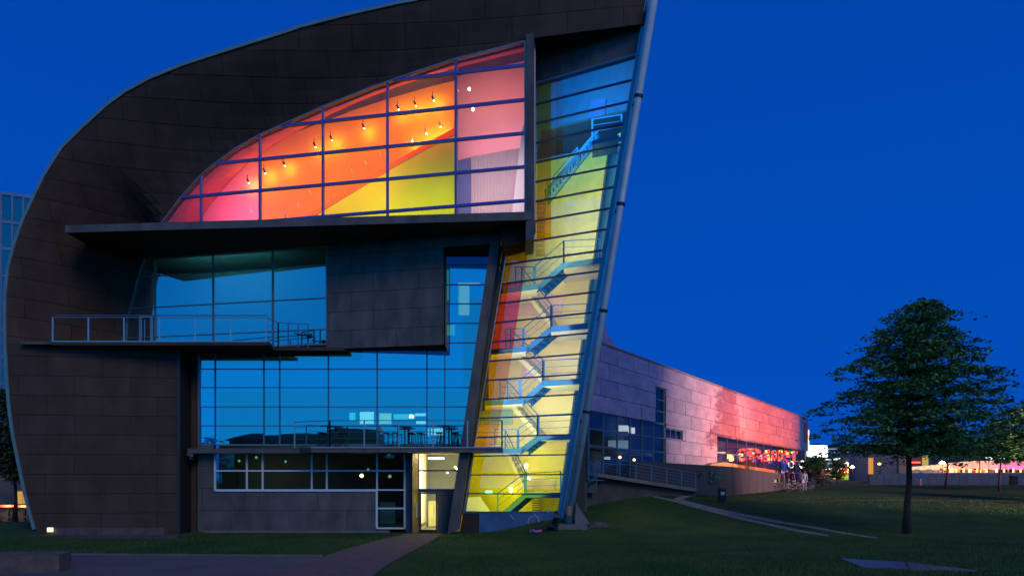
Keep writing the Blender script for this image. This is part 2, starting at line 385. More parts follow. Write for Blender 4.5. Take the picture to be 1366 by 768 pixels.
# crossing of the outer curve with the terrace level
def at_z(pl, z):
    for a, b in zip(pl, pl[1:]):
        if (a.z-z)*(b.z-z) <= 0: t = (z-a.z)/(b.z-a.z); return a.lerp(b, t)
oz = at_z(outer, ZT)
up_poly = [(oz.x, ZT)]+[(p.x, p.z) for p in outer if p.z > ZT]+[(p.x, p.z) for p in reversed(inner_up)]+[(inner_up[0].x, ZT)]
lo_poly = [(p.x, p.z) for p in outer if p.z < ZT]+[(oz.x, ZT), (inner_lo[0].x, ZT), (inner_lo[-1].x, inner_lo[-1].z-.3), (outer[0].x+.05, outer[0].z-.5)]
def clad(poly, f, parent, m, rh=.93, cw=2.45, gap=.009, th=.05, z0=0., x0=0., back=True, bm=JOINT, n=(0,-1,0), fine=False):
    zmin, zmax = min(p[1] for p in poly), max(p[1] for p in poly); xmin, xmax = min(p[0] for p in poly), max(p[0] for p in poly)
    bk = MB(); r = math.floor((zmin-z0)/rh)
    while z0+r*rh < zmax:
        za, zb = z0+r*rh, z0+(r+1)*rh; c = math.floor((xmin-x0)/cw)-1; sh = cw/2 if r % 2 else 0
        while x0+c*cw+sh < xmax:
            xa, xb = x0+c*cw+sh, x0+(c+1)*cw+sh
            k = cell(poly, xa+gap, xb-gap, za+gap, zb-gap)
            if k and area(k) > .03:
                jit = random.uniform(-.006, .006)
                pb = MB()
                if fine:
                    X0, X1 = min(q[0] for q in k), max(q[0] for q in k); Z0_, Z1_ = min(q[1] for q in k), max(q[1] for q in k)
                    for ii in range(5):
                        for jj in range(2):
                            kk = cell(k, X0+(X1-X0)*ii/5, X0+(X1-X0)*(ii+1)/5, Z0_+(Z1_-Z0_)*jj/2, Z0_+(Z1_-Z0_)*(jj+1)/2)
                            if kk: pb.prism([f(a, b, th+jit) for a, b in kk], -Vector(n)*(th+jit-.004))
                else: pb.prism([f(a, b, th+jit) for a, b in k], -Vector(n)*(th+jit-.004))
                if pb.v: pb.build('cladding_panel', m, parent)
            k = cell(poly, xa, xb, za, zb)
            if k and back:
                
                for ii in range(5 if fine else 1):
                    q_ = cell(k, xa+(xb-xa)*ii/5, xa+(xb-xa)*(ii+1)/5, za, zb) if fine else k
                    if q_: bk.prism([f(a, b, -.12 if fine else 0) for a, b in q_], -Vector(n)*.25)
            c += 1
        r += 1
    if back: return bk.build('wall_backing', bm, parent)
clad(up_poly, field(inner_up), MU, ZINC, z0=.1, fine=True)
clad(lo_poly, field(inner_lo), MU, ZINC, z0=.1)
# ---- steel edge following the outline and the roof skin behind it
rim = MB(); pts = outer
for i in range(len(pts)-1):
    a, b = pts[i], pts[i+1]
    def nrm(k):
        p, q = pts[max(0, k-1)], pts[min(len(pts)-1, k+1)]; d = Vector((q.x-p.x, 0, q.z-p.z)).normalized(); return Vector((-d.z, 0, d.x))
    na, nb = nrm(i), nrm(i+1); w = .14
    q = [a+Vector((0,-.12,0)), b+Vector((0,-.12,0)), b+nb*w+Vector((0,-.12,0)), a+na*w+Vector((0,-.12,0))]
    rim.prism(q, (0, .35, 0))
rim.build('edge_trim', RIM, MU)
sk = MB()
for i, p in enumerate(pts): sk.v += [tuple(p+Vector((0,.2,0))), (p.x+(1.5 if p.x < 0 else -1.0), p.y+11, p.z-.6*(p.z > 12))]
sk.f = [(2*i, 2*i+2, 2*i+3, 2*i+1) for i in range(len(pts)-1)]
so_ = sk.build('roof_skin', ZINC, MU)
md = so_.modifiers.new('thick', 'SOLIDIFY'); md.thickness = .15
MB().tube([at(147, 139, 35.3), at(143, 130, 35.3)], .015, 6).build('roof_mast', DARK, MU)
# right end of the curved band, its soffit and the set back header above the stair glass
e0, e1, e2 = at(868, -42, 32.75), at(858, 33, 32.7), at(714, 52.5, 33.72)
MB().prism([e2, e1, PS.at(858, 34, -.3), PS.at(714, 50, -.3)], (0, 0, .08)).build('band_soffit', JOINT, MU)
hd = [PS.sz(712, 40), PS.sz(872, 0), PS.sz(862, 30), PS.sz(855, 71), PS.sz(729, 107.5), PS.sz(712, 112)]
clad(hd, lambda a, b, o=0.: PS.w(a, b, o-.1), MU, ZINCB, rh=.93, cw=1.2, n=tuple(PS.n))
MB().prism([e1+Vector((.0,-.04,0)), at(864, 20, 32.8), at(876, -42, 32.85), e0+Vector((0,-.04,0))], (0, .5, 0)).build('band_end_trim', DARK, MU)
# ---- canopy
sU0 = PM.S(196); mL = PM.w(PM.S(200), ZC)
cfl, cfr = at(88, 310, 35.3), at(712, 292, 33.55); cfr.z = ZC; cfl.z = ZC
cb = [PM.w(PM.S(150), ZC, -.4), PM.w(PM.S(662), ZC, -.4), PS.w(PS.S(668), ZC, -.2), PS.w(PS.S(712), ZC, -.2)]
MB().prism([(cfl.x, cfl.y, ZC), (cfr.x, cfr.y, ZC), (cb[3].x, cb[3].y, ZC), (cb[2].x, cb[2].y, ZC), (cb[1].x, cb[1].y, ZC), (cb[0].x, cb[0].y, ZC)], (0, 0, .31)).build('canopy', ZINC, MU)
MB().prism([cfl+Vector((-.02,-.03,-.01)), cfr+Vector((.02,-.03,-.01)), cfr+Vector((.02,-.03,.36)), cfl+Vector((-.02,-.03,.33))], (0, .06, 0)).build('canopy_fascia', ZINCB, MU)
# ---- upper coloured window
arc = [(213,303.5),(240,267),(268.6,235),(284,222),(315,199),(347,181),(368,171.7),(430,144),(500,116),(516,111),(560,95.5),(608,80),(660,67),(701,56.5)]
zb_ = ZC+.2
wp = [PU.sz(u, v) for u, v in arc]+[(PU.S(701), zb_), (PU.sz(207, 316)[0], zb_)]
zl = [PU.Z(608, v) for v in (98, 143.4, 187, 231, 275)]
window(PU, wp, [PU.S(u) for u in (268.6, 347, 431, 517, 608)], zl, MU, G_UP, FRAMEP, .085, .16, name='upper_window', fm=FRAME, hb=.12, vb=.085)
# fin at its right end and the dark downstand joining the stair glass
fz0, fz1 = at(708, 320, 33.55).z, at(708, 45, 33.55).z
fa, fb = at(701.5, 300, 33.62), at(712.5, 300, 33.5)
MB().prism([(fa.x, fa.y, fz0), (fb.x, fb.y, fz0), (fb.x, fb.y, fz1), (fa.x, fa.y, fz1)], (0, 2.2, 0)).build('window_fin', ZINCB, MU)
MB().prism([at(669, 296, 34.4), at(702, 294, 34.3), at(702, 321, 34.3), at(669, 329, 34.4)], (0, 1.7, 0)).build('canopy_downstand', JOINT, MU)
# ---- coloured gallery behind the upper window
DW = 5.0
def bu(u, v, d=DW): return PU.at(u, v, -d)
inb = [(236,316),(258,298),(275,274),(300,243),(330,213),(365,188),(400,168),(440,148),(480,130),(520,115),(565,99),(606,87),(655,75),(700,64)]
arc2 = [(207,312)]+arc
rv = MB(); m_ = 40
def along(pl, t):
    L = [0]
    for a, b in zip(pl, pl[1:]): L.append(L[-1]+math.hypot(b[0]-a[0], b[1]-a[1]))
    d = t*L[-1]
    for i in range(len(pl)-1):
        if d <= L[i+1]+1e-9: k = (d-L[i])/(L[i+1]-L[i]); return (pl[i][0]+k*(pl[i+1][0]-pl[i][0]), pl[i][1]+k*(pl[i+1][1]-pl[i][1]))
    return pl[-1]
for i in range(m_+1):
    u, v = along(arc2, i/m_); u2, v2 = along(inb, i/m_); rv.v += [tuple(PU.at(u, v-2, -.1)), tuple(bu(u2, v2))]
rv.f = [(2*i, 2*i+2, 2*i+3, 2*i+1) for i in range(m_)]
G = rv.build('ceiling_reveal', ORANGED, MU); G.modifiers.new('thick', 'SOLIDIFY').thickness = .2
gpl = [PU.sz(u, v, -DW) for u, v in inb]; zfl = ZC+.33
gpoly = [(a, b) for a, b in gpl if b > zfl]+[(PU.S(713, -DW), gpl[-1][1]), (PU.S(713, -DW), zfl), (PU.S(232, -DW), zfl)]
slab(gpoly, lambda a, b: PU.w(a, b, -DW), .2, PU.n).build('gallery_wall', mat('apricot gallery wall', (.9, .45, .04), .8, 0, .04, .6), MU)
slab([q for q in [PU.sz(u, v, -DW+.06) for u, v in [(236,315.5),(258,299),(275,275),(300,244),(330,214),(348,201),(348,330),(232,330)]]], lambda a, b: PU.w(a, b, -DW+.06), .05, PU.n).build('gallery_wall', mat('pink lit gallery wall', (.9, .42, .34), .8, 0, .04, .6), MU)  # pink light at this end is put into the wall colour
MB().prism([PU.w(PU.S(190), ZC+.3, -.1), PU.w(PU.S(712), ZC+.3, -.1), PU.w(PU.S(712, -DW-.3), ZC+.3, -DW-.3), PU.w(PU.S(190, -DW-.3), ZC+.3, -DW-.3)], (0, 0, .05)).build('gallery_floor', CONC, MU)
# sweeping yellow ramp wall with an orange capping
yp = [(380,316),(405,296),(440,274),(480,250),(520,225),(565,200),(606,180),(609,178),(609,316)]
slab([PU.sz(u, v, -2.8) for u, v in yp], lambda a, b: PU.w(a, b, -2.8), .25, PU.n).build('ramp_wall', YELLOW, MU)
cp = MB()
cap = [(362,316),(385,303),(420,281),(470,249),(530,213),(575,188),(609,169)]; cap2 = [(380,316),(405,297),(440,275),(480,251),(525,223),(568,199),(609,178)]
for i in range(len(cap)-1):
    cp.prism([PU.at(*cap[i], -2.9), PU.at(*cap[i+1], -2.9), PU.at(*cap2[i+1], -2.75), PU.at(*cap2[i], -2.75)], (0, .4, .0))
cp.build('ramp_capping', REDP, MU)
# partition at the fifth bay, right hand room with curtain
pa, pb_ = PU.at(608.6, 100, -.2), PU.at(609, 100, -DW)
MB().prism([(pa.x, pa.y, zfl), (pb_.x, pb_.y, zfl), (pb_.x, pb_.y, bu(609, 84).z), (pa.x, pa.y, PU.Z(609, 82))], (.08, 0, 0)).build('partition_wall', WHITE, MU)
slab([PU.sz(u, v, -DW+.3) for u, v in ((609, 80), (712, 58), (712, 316), (609, 316))], lambda a, b: PU.w(a, b, -DW+.3), .1, PU.n).build('room_wall', MAUVE, MU)
cu = MB()
for i in range(37):
    t0 = PU.S(628, -3)+(PU.S(703, -3)-PU.S(628, -3))*i/36; t1 = PU.S(628, -3)+(PU.S(703, -3)-PU.S(628, -3))*(i+1)/36
    a, b = -3+(.01 if i % 2 else -.01), -3+(-.01 if i % 2 else .01)
    zt0, zt1 = PU.Z(640, 208+(i/36)*-6, -3), PU.Z(640, 208+((i+1)/36)*-6, -3)
    n_ = len(cu.v); cu.v += [tuple(PU.w(t0, zfl, a)), tuple(PU.w(t1, zfl, b)), tuple(PU.w(t1, zt1, b)), tuple(PU.w(t0, zt0, a))]; cu.f.append((n_, n_+1, n_+2, n_+3))
cu.build('curtain', CREAM, MU)
slab([PU.sz(u, v, -2.9) for u, v in ((611, 214), (627, 210), (627, 316), (611, 316))], lambda a, b: PU.w(a, b, -2.9), .2, PU.n).build('blue_pier', PLUM, MU)
slab([PU.sz(u, v, -2.0) for u, v in ((697, 170), (707, 150), (707, 316), (682, 316), (682, 294), (690, 225))], lambda a, b: PU.w(a, b, -2.0), .15, PU.n).build('white_wedge', WHITE, MU)  # white wedge shaped sheet at the right of the curtain
pa, pb_ = PU.at(711.5, 100, -.3), PU.at(712, 100, -DW)
MB().prism([(pa.x, pa.y, zfl-.2), (pb_.x, pb_.y, zfl-.2), (pb_.x, pb_.y, bu(712, 56).z), (pa.x, pa.y, PU.Z(712, 50))], (.1, 0, 0)).build('partition_wall', MAUVE, MU)
# spotlights under the ceiling
sp = [(330,241),(352,228),(378,218),(419,193),(441,184),(484,168),(530,143),(553,138),(577,131),(548,185),(567,175),(586,166),(505,205),(487,217),(469,228),(413,258),(397,275),(381,289),(334,281)]
for i, (u, v) in enumerate(sp):
    d = -(DW-.9); p = PU.at(u, v, d); r = MB().tube([p+Vector((0,0,.34)), p+Vector((0,0,.1))], .018, 6)
    r.tube([p+Vector((-.03,0,.12)), p+Vector((.06,.06,-.08))], .055, 8); s_ = r.build('track_spot', DARK if i < 9 else RAIL, MU)
    if i < 12:
        MB().lathe(p+Vector((.065,.065,-.13)), [(.02, 0), (.05, .02), (.02, .045)], 8).build('lamp_face', E_SPOT, s_)
        l = bpy.data.lights.new('spot_glow', 'POINT'); l.energy = 12; l.color = (1, .85, .10); l.shadow_soft_size = .05
        o = bpy.data.objects.new('spot_glow', l); COL.objects.link(o); o.location = PU.at(u+4, v+4, -(DW-.45)); l.shadow_soft_size = .02
for u, v in ((626, 119), (631, 146), (609.5, 121), (641, 278)):
    p = PU.at(u, v, -3.5); MB().lathe(p, [(.01, -.09), (.06, -.04), (.06, .04), (.01, .09)], 10).build('ceiling_lamp', E_WARM, MU)
# coloured fill lights added without fixtures (they shine away from the street onto the walls)
def wash(pl, u, v, off, w, h, power, col, tilt=0, spread=150):
    p = pl.at(u, v, off); area_light('wall_fill_light', p, (-pl.n.x, -pl.n.y, tilt), w, h, power, col, spread)
wash(PU, 275, 262, -1.4, 2.5, 2.2, 120, (1, .16, .60), 0, 110)
wash(PU, 350, 225, -1.0, 4.0, 3, 70, (1, .20, .06), .1, 130)
wash(PU, 440, 225, -1.0, 5, 4, 95, (1, .44, .0), 0)
wash(PU, 520, 140, -1.0, 5, 2.5, 110, (1, .15, .0), .2)
wash(PU, 530, 265, -.6, 6, 2, 60, (1, .95, .02), 0)
wash(PU, 645, 105, -2.2, 3, 2.0, 45, (1, .38, .34), -.1, 170)
wash(PU, 655, 190, -3.4, 3, 1.5, 26, (.95, .50, .62), 0, 170)
wash(PU, 655, 240, -.6, 3, 3.5, 55, (1, .70, .75), 0)
# ---- middle mirror window behind the terrace
mp = [PM.sz(u, v) for u, v in ((166.6, 459), (168, 430), (173, 411), (183, 371), (191.5, 345))]+[(PM.S(436), ZC-.02), (PM.S(436), PM.Z(436, 459))]
mp[4] = (PM.S(192), ZC-.02); mp[0] = (PM.S(166.6), PM.Z(436, 459))
window(PM, mp, [PM.S(u) for u in (206.5, 284, 363.5)], [PM.Z(363, v) for v in (358, 401, 442)], MU, G_MID, FRAME, .06, .1, off=-.02, name='terrace_window', hb=.04, vb=.06)
dz0 = mp[0][1]
dr = MB(); 
for u0, u1, z0, z1 in ((187, 190.5, dz0, dz0+1.75), (202, 205.5, dz0, dz0+1.75)): dr.prism([PM.w(PM.S(u0), z0, .1), PM.w(PM.S(u1), z0, .1), PM.w(PM.S(u1), z1, .1), PM.w(PM.S(u0), z1, .1)], (0, .08, 0))
dr.prism([PM.w(PM.S(187), dz0+1.75, .1), PM.w(PM.S(205.5), dz0+1.75, .1), PM.w(PM.S(205.5), dz0+1.87, .1), PM.w(PM.S(187), dz0+1.87, .1)], (0, .08, 0))
d_ = dr.build('terrace_door', RAIL, MU); tag(d_, 'narrow silver framed glass door at the left end of the terrace glass')
slab([(PM.S(160), PM.Z(436, 459)-.0), (PM.S(436), PM.Z(436, 459)), (PM.S(436), ZT-.2), (PM.S(160), ZT-.2)], lambda a, b: PM.w(a, b, .02), .3, PM.n).build('terrace_upstand', JOINT, MU)
# dim room behind it
slab([(PM.S(150), ZT), (PM.S(450), ZT), (PM.S(450), ZC), (PM.S(150), ZC)], lambda a, b: PM.w(a, b, -3), .1, PM.n).build('inner_wall', INT, MU)
# ---- projecting clad box with the slot
zu = PM.Z(592, 459.5); sL, sR = PM.S(436.5), PM.S(592)
zsl = PM.Z(592, 330)
box_poly = [(sL, zu), (sR, zu), (sR, zsl), (PM.S(655), PM.Z(655, 325.)), (PM.S(663), ZC), (sL, ZC)]
clad(box_poly, lambda a, b, o=0.: PM.w(a, b, o), MU, ZINCB, rh=.93, cw=2.35, z0=zu-.05, x0=sR-2.4, n=tuple(PM.n))
A = PM.w(sR, zu); B = PM.w(sR, zsl)
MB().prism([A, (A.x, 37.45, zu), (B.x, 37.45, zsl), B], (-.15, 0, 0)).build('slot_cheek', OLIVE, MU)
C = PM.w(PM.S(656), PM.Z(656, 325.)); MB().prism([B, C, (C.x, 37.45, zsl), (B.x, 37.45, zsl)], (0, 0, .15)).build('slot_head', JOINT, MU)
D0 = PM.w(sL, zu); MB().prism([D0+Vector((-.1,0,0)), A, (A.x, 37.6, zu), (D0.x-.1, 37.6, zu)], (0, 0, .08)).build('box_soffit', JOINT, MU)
# ---- lower terrace glass with slot
zlt = PF.Z(500, 467); zlb = PF.Z(500, 593); zst = PF.Z(600, 337)
lp = [(PF.S(265), zlb), (PF.S(265), zlt), (PF.S(593), zlt), (PF.S(593), zst), (PF.S(657), zst), (PF.S(620), zlb)]
zz = [PF.Z(500, v) for v in (492, 516.6, 542.3, 567.6)]+[PF.Z(600, v) for v in (353.6, 379.7, 405, 431, 457)]
wlw = window(PF, lp, [PF.S(u) for u in (287, 352, 373, 438, 503, 569.5, 593.3)], sorted(zz), MU, G_LOW, MULLB, .055, .08, name='lower_window', hb=.04, fm=FRAME)
inn = MB().box((-9, 41.5, 4.5), (14.4, .1, 6)); inn.box((-.9, 40.2, 9.3), (3.4, .1, 6)); inn.build('inner_wall', INT, MU)
for u0, u1, v0, v1, m in ((480,498.5,549,565,E_WHITE),(466,474,550,560,E_TEAL),(506,522,551,565,E_CREAM),(525,553,552,559,E_TEAL),(546,552,553,557,E_WARM),(554,568,551,554.5,E_WHITE),(555,568,560,565,E_WHITE),
                       (570.5,572.5,571,582,E_CREAM),(575,592,571,580,E_WHITE),(613,619,381,420,E_CREAM),(611,613,381,420,E_TEAL),(619,626,381,420,E_CREAM),(611,640,377,380,E_CREAM),(596,607,433,447,E_TEAL),(596,599,360,400,E_TEAL)):
    a, b = at(u0, v1, 39.2), at(u1, v0, 39.2); MB().prism([(a.x, 39.2, a.z), (b.x, 39.2, a.z), (b.x, 39.2, b.z), (a.x, 39.2, b.z)], (0, .06, 0)).build('glow_panel', m, MU)  # glowing sheets stand in for lit rooms behind the terrace glass
# recess left of the glass and pier
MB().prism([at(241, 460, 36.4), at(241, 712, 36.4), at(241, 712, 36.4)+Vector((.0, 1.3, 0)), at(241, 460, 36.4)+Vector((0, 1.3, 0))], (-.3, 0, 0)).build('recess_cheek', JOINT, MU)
MB().prism([(at(241, 0, 37.6).x, 37.6, -.1), (at(265, 0, 37.6).x, 37.6, -.1), (at(265, 0, 37.6).x, 37.6, ZT), (at(241, 0, 37.6).x, 37.6, ZT)], (0, .2, 0)).build('recess_back', ZINC, MU)
MB().bar(at(238.5, 462, 36.3), (at(238.5, 0, 36.3).x, 36.3, 0), .10, .1).build('corner_trim', mat('dark blue grey trim', (.06, .07, .08), .5, .3), MU)
# ---- upper balcony
ub = empty('balcony', (0, 0, 0)); ub.parent = MU; ub.location = Vector((0, 0, 0))-MU.location
zt0 = ZT
bp_ = [(-21.6, 35.2), (at(360, 0, 35.2).x, 35.2), (at(362, 0, 36.3).x, 36.6), (PM.w(PM.S(461), 0).x, PM.w(PM.S(461), 0).y-.35), (PM.w(PM.S(461), 0).x, 37.6), (at(241, 0, 38).x, 37.9), PM.w(PM.S(150), 0, -.3)[:2]]
bp_[0] = (at(68, 0, 35.2).x, 35.2)
MB().prism([(x, y, zt0-.12) for x, y in bp_], (0, 0, .16)).build('balcony_slab', ZINC, ub)
MB().box((at(50, 0, 35.25).x, 35.6, zt0-.02), (1.5, .9, .13)).build('wall_ledge', ZINCB, MU)
def railing(pts, zf, h, n_post, parent, post_m, rail_m, nw=4, wires=True, r=.022, ph=None, sag=None):
    """pts: corner points (x,y[,z]); posts at given distances"""
    P = [Vector((p[0], p[1], p[2] if len(p) > 2 else zf)) for p in pts]
    for (a, b), k in zip(zip(P, P[1:]), n_post):
        for i in range(k+1): p = a.lerp(b, i/k); MB().box((p.x, p.y, p.z+(ph or h)/2), (.06, .035, ph or h)).build('rail_post', post_m, parent)
        MB().tube([a+Vector((0,0,h)), b+Vector((0,0,h))], r, 6).build('handrail', rail_m, parent)
        if wires:
            for i in range(nw):
                z = h*(i+.6)/(nw+.6); MB().tube([a+Vector((0,0,z)), b+Vector((0,0,z))], .009, 5).build('rail_wire', rail_m, parent)
xa, xb = at(69.5, 0, 35.2).x, at(355, 0, 35.2).x
railing([(xa, 35.25), (xb, 35.25)], zt0+.03, 1.16, [6], ub, RAIL, RAIL, wires=False)
MB().tube([(xa+.0, 35.45, zt0+1.33), (xb, 35.45, zt0+1.33)], .025, 6).build('handrail', MULLB, ub)
MB().box(((xa+xb)/2, 35.2, zt0+.05), (xb-xa+.1, .05, .05)).build('edge_profile', RAIL, ub)
q0 = (xb, 35.3); q1 = (at(372, 0, 36.6).x, 36.5); q2 = PM.w(PM.S(436), 0, .25)
railing([q0, q1, (at(412, 0, 36.9).x, 36.75)], zt0+.05, 1.15, [2, 3], ub, MULLB, MULLB, nw=3)
MB().lathe(at(413, 448, 36.6), [(.02, -.12), (.12, -.06), (.13, .06), (.02, .1)], 10).build('floodlight_head', DARK, ub)
MB().tube([at(392, 444, 36.6), at(413, 449, 36.6)], .03, 6).build('lamp_arm', DARK, ub)
# ---- lower balcony
lb = empty('balcony', (0, 0, 0)); lb.parent = MU; lb.location = -MU.location
YB = 35.6; zl0, zl1 = E+(HZ-603)/F*YB, E+(HZ-596.5)/F*YB
xl, xr = at(265, 0, YB).x, at(671, 0, YB).x
MB().prism([(at(250, 0, YB+1.1).x, YB+1.1, zl0), (at(400, 0, YB+1.0).x, YB+1.0, zl0), (at(415, 0, YB).x, YB, zl0), (xr, YB, zl0), (xr, 36.2, zl0), (at(618, 0, 37.7).x, 37.7, zl0), (at(250, 0, 37.7).x, 37.7, zl0)], (0, 0, zl1-zl0)).build('balcony_slab', ZINCB, lb)
MB().box(((at(415, 0, YB).x+xr)/2, YB-.03, zl1+.0), (xr-at(415, 0, YB).x, .05, .06)).build('edge_profile', RAIL, lb)
railing([(at(393, 0, YB+.9).x, YB+.9), (at(440, 0, YB).x, YB)], zl1, 1.28, [1], lb, RAIL, MULLB, nw=4)
railing([(at(440, 0, YB).x, YB), (xr-.05, YB)], zl1, 1.28, [5], lb, RAIL, MULLB, nw=4)
railing([(xr-.05, YB), (xr-.05, 36.1)], zl1, 1.28, [1], lb, MULL, MULL, nw=4)
# ---- ground floor wall with its cafe windows
zg = PF.Z(400, 655)
wall_poly = [(PF.S(266), -.1), (PF.S(502), -.1), (PF.S(502), zg), (PF.S(287), zg), (PF.S(287), zlb), (PF.S(266), zlb)]
clad(wall_poly, lambda a, b, o=0.: Vector((a, 37.35-o, b)), MU, ZINCB, rh=1.1, cw=2.9, z0=.0, x0=.5)
MB().box(((at(248, 0, 37.2).x+at(545, 0, 37.2).x)/2, 37.1, .05), (9.2, .12, .14)).build('plinth_strip', CONC, MU)
PG = Plane((0, 37.3), (1, 0))
gw = [(PG.S(287), PG.Z(0, 654)), (PG.S(287), PG.Z(0, 601.5)), (PG.S(540), PG.Z(0, 601.5)), (PG.S(540), PG.Z(0, 704)), (PG.S(502.5), PG.Z(0, 704)), (PG.S(502.5), PG.Z(0, 654))]
window(PG, gw, [PG.S(u) for u in (329.5, 350.5, 416, 436, 503)], [PG.Z(0, 627.5), PG.Z(0, 653), PG.Z(0, 677.5)], MU, G_DARK, mat('pale aluminium cafe frame', (.75, .80, .86), .5, .1, .05), .085, .1, name='cafe_window', vb=.075, hb=.07)
MB().box((-9.8, 41.2, 2), (10.4, .1, 4.2)).build('cafe_back_wall', INT, MU)
MB().box((-9.8, 39.4, 4.15), (10.4, 3.6, .1)).build('cafe_ceiling', INT, MU)
MB().box((-9.8, 39.4, .3), (10.4, 3.6, .1)).build('cafe_floor', CONC, MU)
MB().prism([at(541, 602, 37.25), at(550, 602, 37.2), (at(550, 0, 37.2).x, 37.2, -.05), (at(541, 0, 37.25).x, 37.25, -.05)], (0, .6, 0)).build('dark_pier', ZINCB, MU)
MB().prism([at(550, 600, 36.6), at(558.5, 602, 37.25), (at(558.5, 0, 37.25).x, 37.25, -.05), (at(550, 0, 36.6).x, 36.6, -.05)], (-.02, .4, 0)).build('warm_lit_pier', OLIVE, MU)  # ochre colour stands in for warm light on this pier
MB().box((at(555.4, 0, 36.6).x, 36.75, 1.15), (.06, .06, .75)).build('door_pull', CREAM, MU)
# entrance
PE = Plane((0, 37.3), (1, 0))
ew = [(PE.S(558), PE.Z(0, 652.5)), (PE.S(558), PE.Z(0, 601.5)), (PE.S(614.5), PE.Z(0, 601.5)), (PE.S(607.5), PE.Z(0, 652.5))]
window(PE, ew, [], [PE.Z(0, 627.3)], MU, G_UP, MULL, .07, .1, name='entrance_window')
dp = [(PE.S(558), 0), (PE.S(558), PE.Z(0, 653.5)), (PE.S(611), PE.Z(0, 653.5)), (PE.S(600), -.1), (PE.S(583.3), -.1), (PE.S(583.3), PE.Z(0, 656.5)), (PE.S(560), PE.Z(0, 656.5)), (PE.S(560), .0)]
MB().prism([(a, 37.28, b) for a, b in dp], (0, .25, 0)).build('entrance_wall', ZINCB, MU)
dd = MB(); x0, x1, z1 = PE.S(560.3), PE.S(583), PE.Z(0, 656.7)
dd.box(((x0+x1)/2, 37.3, z1-.03), (x1-x0, .08, .06)); dd.box(((x0+x1)/2, 37.3, .06), (x1-x0, .08, .16)); dd.box((x0+.03, 37.3, z1/2), (.06, .08, z1-.02)); dd.box((x1-.03, 37.3, z1/2), (.06, .08, z1-.02))
ed = dd.build('entrance_door', DARK, MU); tag(ed, 'brightly lit glass door at the foot of the facade')
MB().box(((x0+x1)/2, 37.32, z1/2), (x1-x0-.1, .02, z1-.1)).build('glass_pane', G_UP, ed); MB().tube([(x1-.14, 37.2, .9), (x1-.14, 37.2, 1.3)], .02, 6).build('handle', RAIL, ed)
# lobby behind
MB().box((-4.2, 41.8, 2), (5.2, .1, 4.2)).build('lobby_back_wall', mat('lobby cream wall', (.74, .7, .36), .8), MU)
MB().box((-4.75, 39.5, 2), (.1, 4.5, 4.2)).build('lobby_side_wall', WHITE, MU)
MB().box((-3.6, 39.7, .0), (2.3, 4.6, .1)).build('lobby_floor', CONC, MU)
MB().box((-3.4, 39.7, 4.08), (2.9, 4.6, .1)).build('lobby_ceiling', mat('lobby yellow ceiling', (.6, .55, .08), .8), MU)
MB().box((-4.0, 39.6, 3.75), (.8, .5, .1)).build('glow_panel', E_WHITE, MU)
for x, y, z in ((-3.0, 39.5, 3.3), (-3.5, 40.6, 3.0), (-2.9, 39.4, 3.2)): MB().lathe((x, y, z), [(.02, -.04), (.05, 0), (.02, .04)], 8).build('ceiling_lamp', E_WARM, MU)
area_light('lobby_door_light', (-3.75, 38.3, 3.95), (0, -.75, -.6), .7, .25, 60, (1, .92, .5))
area_light('lobby_light', (-3.6, 38.2, 2.2), (0, 1, .05), 1.6, 2.6, 170, (1, .92, .48))
# ---- leaning fin between terrace glass and stair glass
YP = 36.3
MB().prism([at(658.5, 296, 35.3), at(671, 294, 35.3), at(612, 706, YP), at(597, 712, YP)], (0, .9, 0)).build('leaning_fin', ZINCB, MU)
MB().prism([at(672, 325, 35.9), at(676.5, 325, 35.8), at(617, 686, 36.9), at(612, 690, 37.0)], (0, .5, 0)).build('lit_fin_reveal', OLIVE, MU)  # ochre colour stands in for yellow stair light on the reveal
MB().bar(at(677.5, 325, 35.75), at(618.2, 684, 36.85), .045, .08).build('fin_edge', RAIL, MU)
# ---- stair glass
sg = [(PS.S(619.5), PS.Z(619.5, 683)), (PS.S(668), PS.Z(668, 329)), (PS.S(711), PS.Z(711, 321)), (PS.S(714), PS.Z(714, 112)), (PS.S(729), PS.Z(729, 108)), (PS.S(853.5), PS.Z(853.5, 72)), (PS.S(752), PS.Z(752, 683))]
rows = [607, 633, 659]
vr = [105.8, 134, 163, 192, 221, 249, 277, 306.4, 335, 362.5, 389.5, 417.5, 445, 473, 499.5, 527, 553.5, 580, 607, 632.8, 659]
ur = [848, 843.5, 838, 837-4, 833-4, 828-4, 817, 813, 808, 802, 799, 794, 789, 784, 781, 777, 768, 766, 760, 759, 756]
zr = sorted(PS.Z(u, v) for u, v in zip(ur, vr))
zr = [zr[0]+(zr[-1]-zr[0])*i/(len(zr)-1) for i in range(len(zr))]
window(PS, sg, [], zr, MU, G_ST, MULL, .075, .12, name='stair_glazing', fm=MULLB, hb=.062, fw=.1)
# amber film strip on the inside of the glazing
fp = [[(716.5, 105), (735, 103), (735, 319), (716.5, 322)], [(676, 329), (706, 324), (699, 372), (669, 377)], [(668, 378), (698, 373), (684, 465), (654, 470)], [(653, 471), (684, 466), (662, 590), (655, 596), (634, 597)]]
for q, fm_ in zip(fp, (G_FILM, G_FILM, G_FILM2, G_FILM)):
    slab([PS.sz(u, v, -.18) for u, v in q], lambda a, b: PS.w(a, b, -.18), .01, PS.n).build('film_panel', fm_, MU)
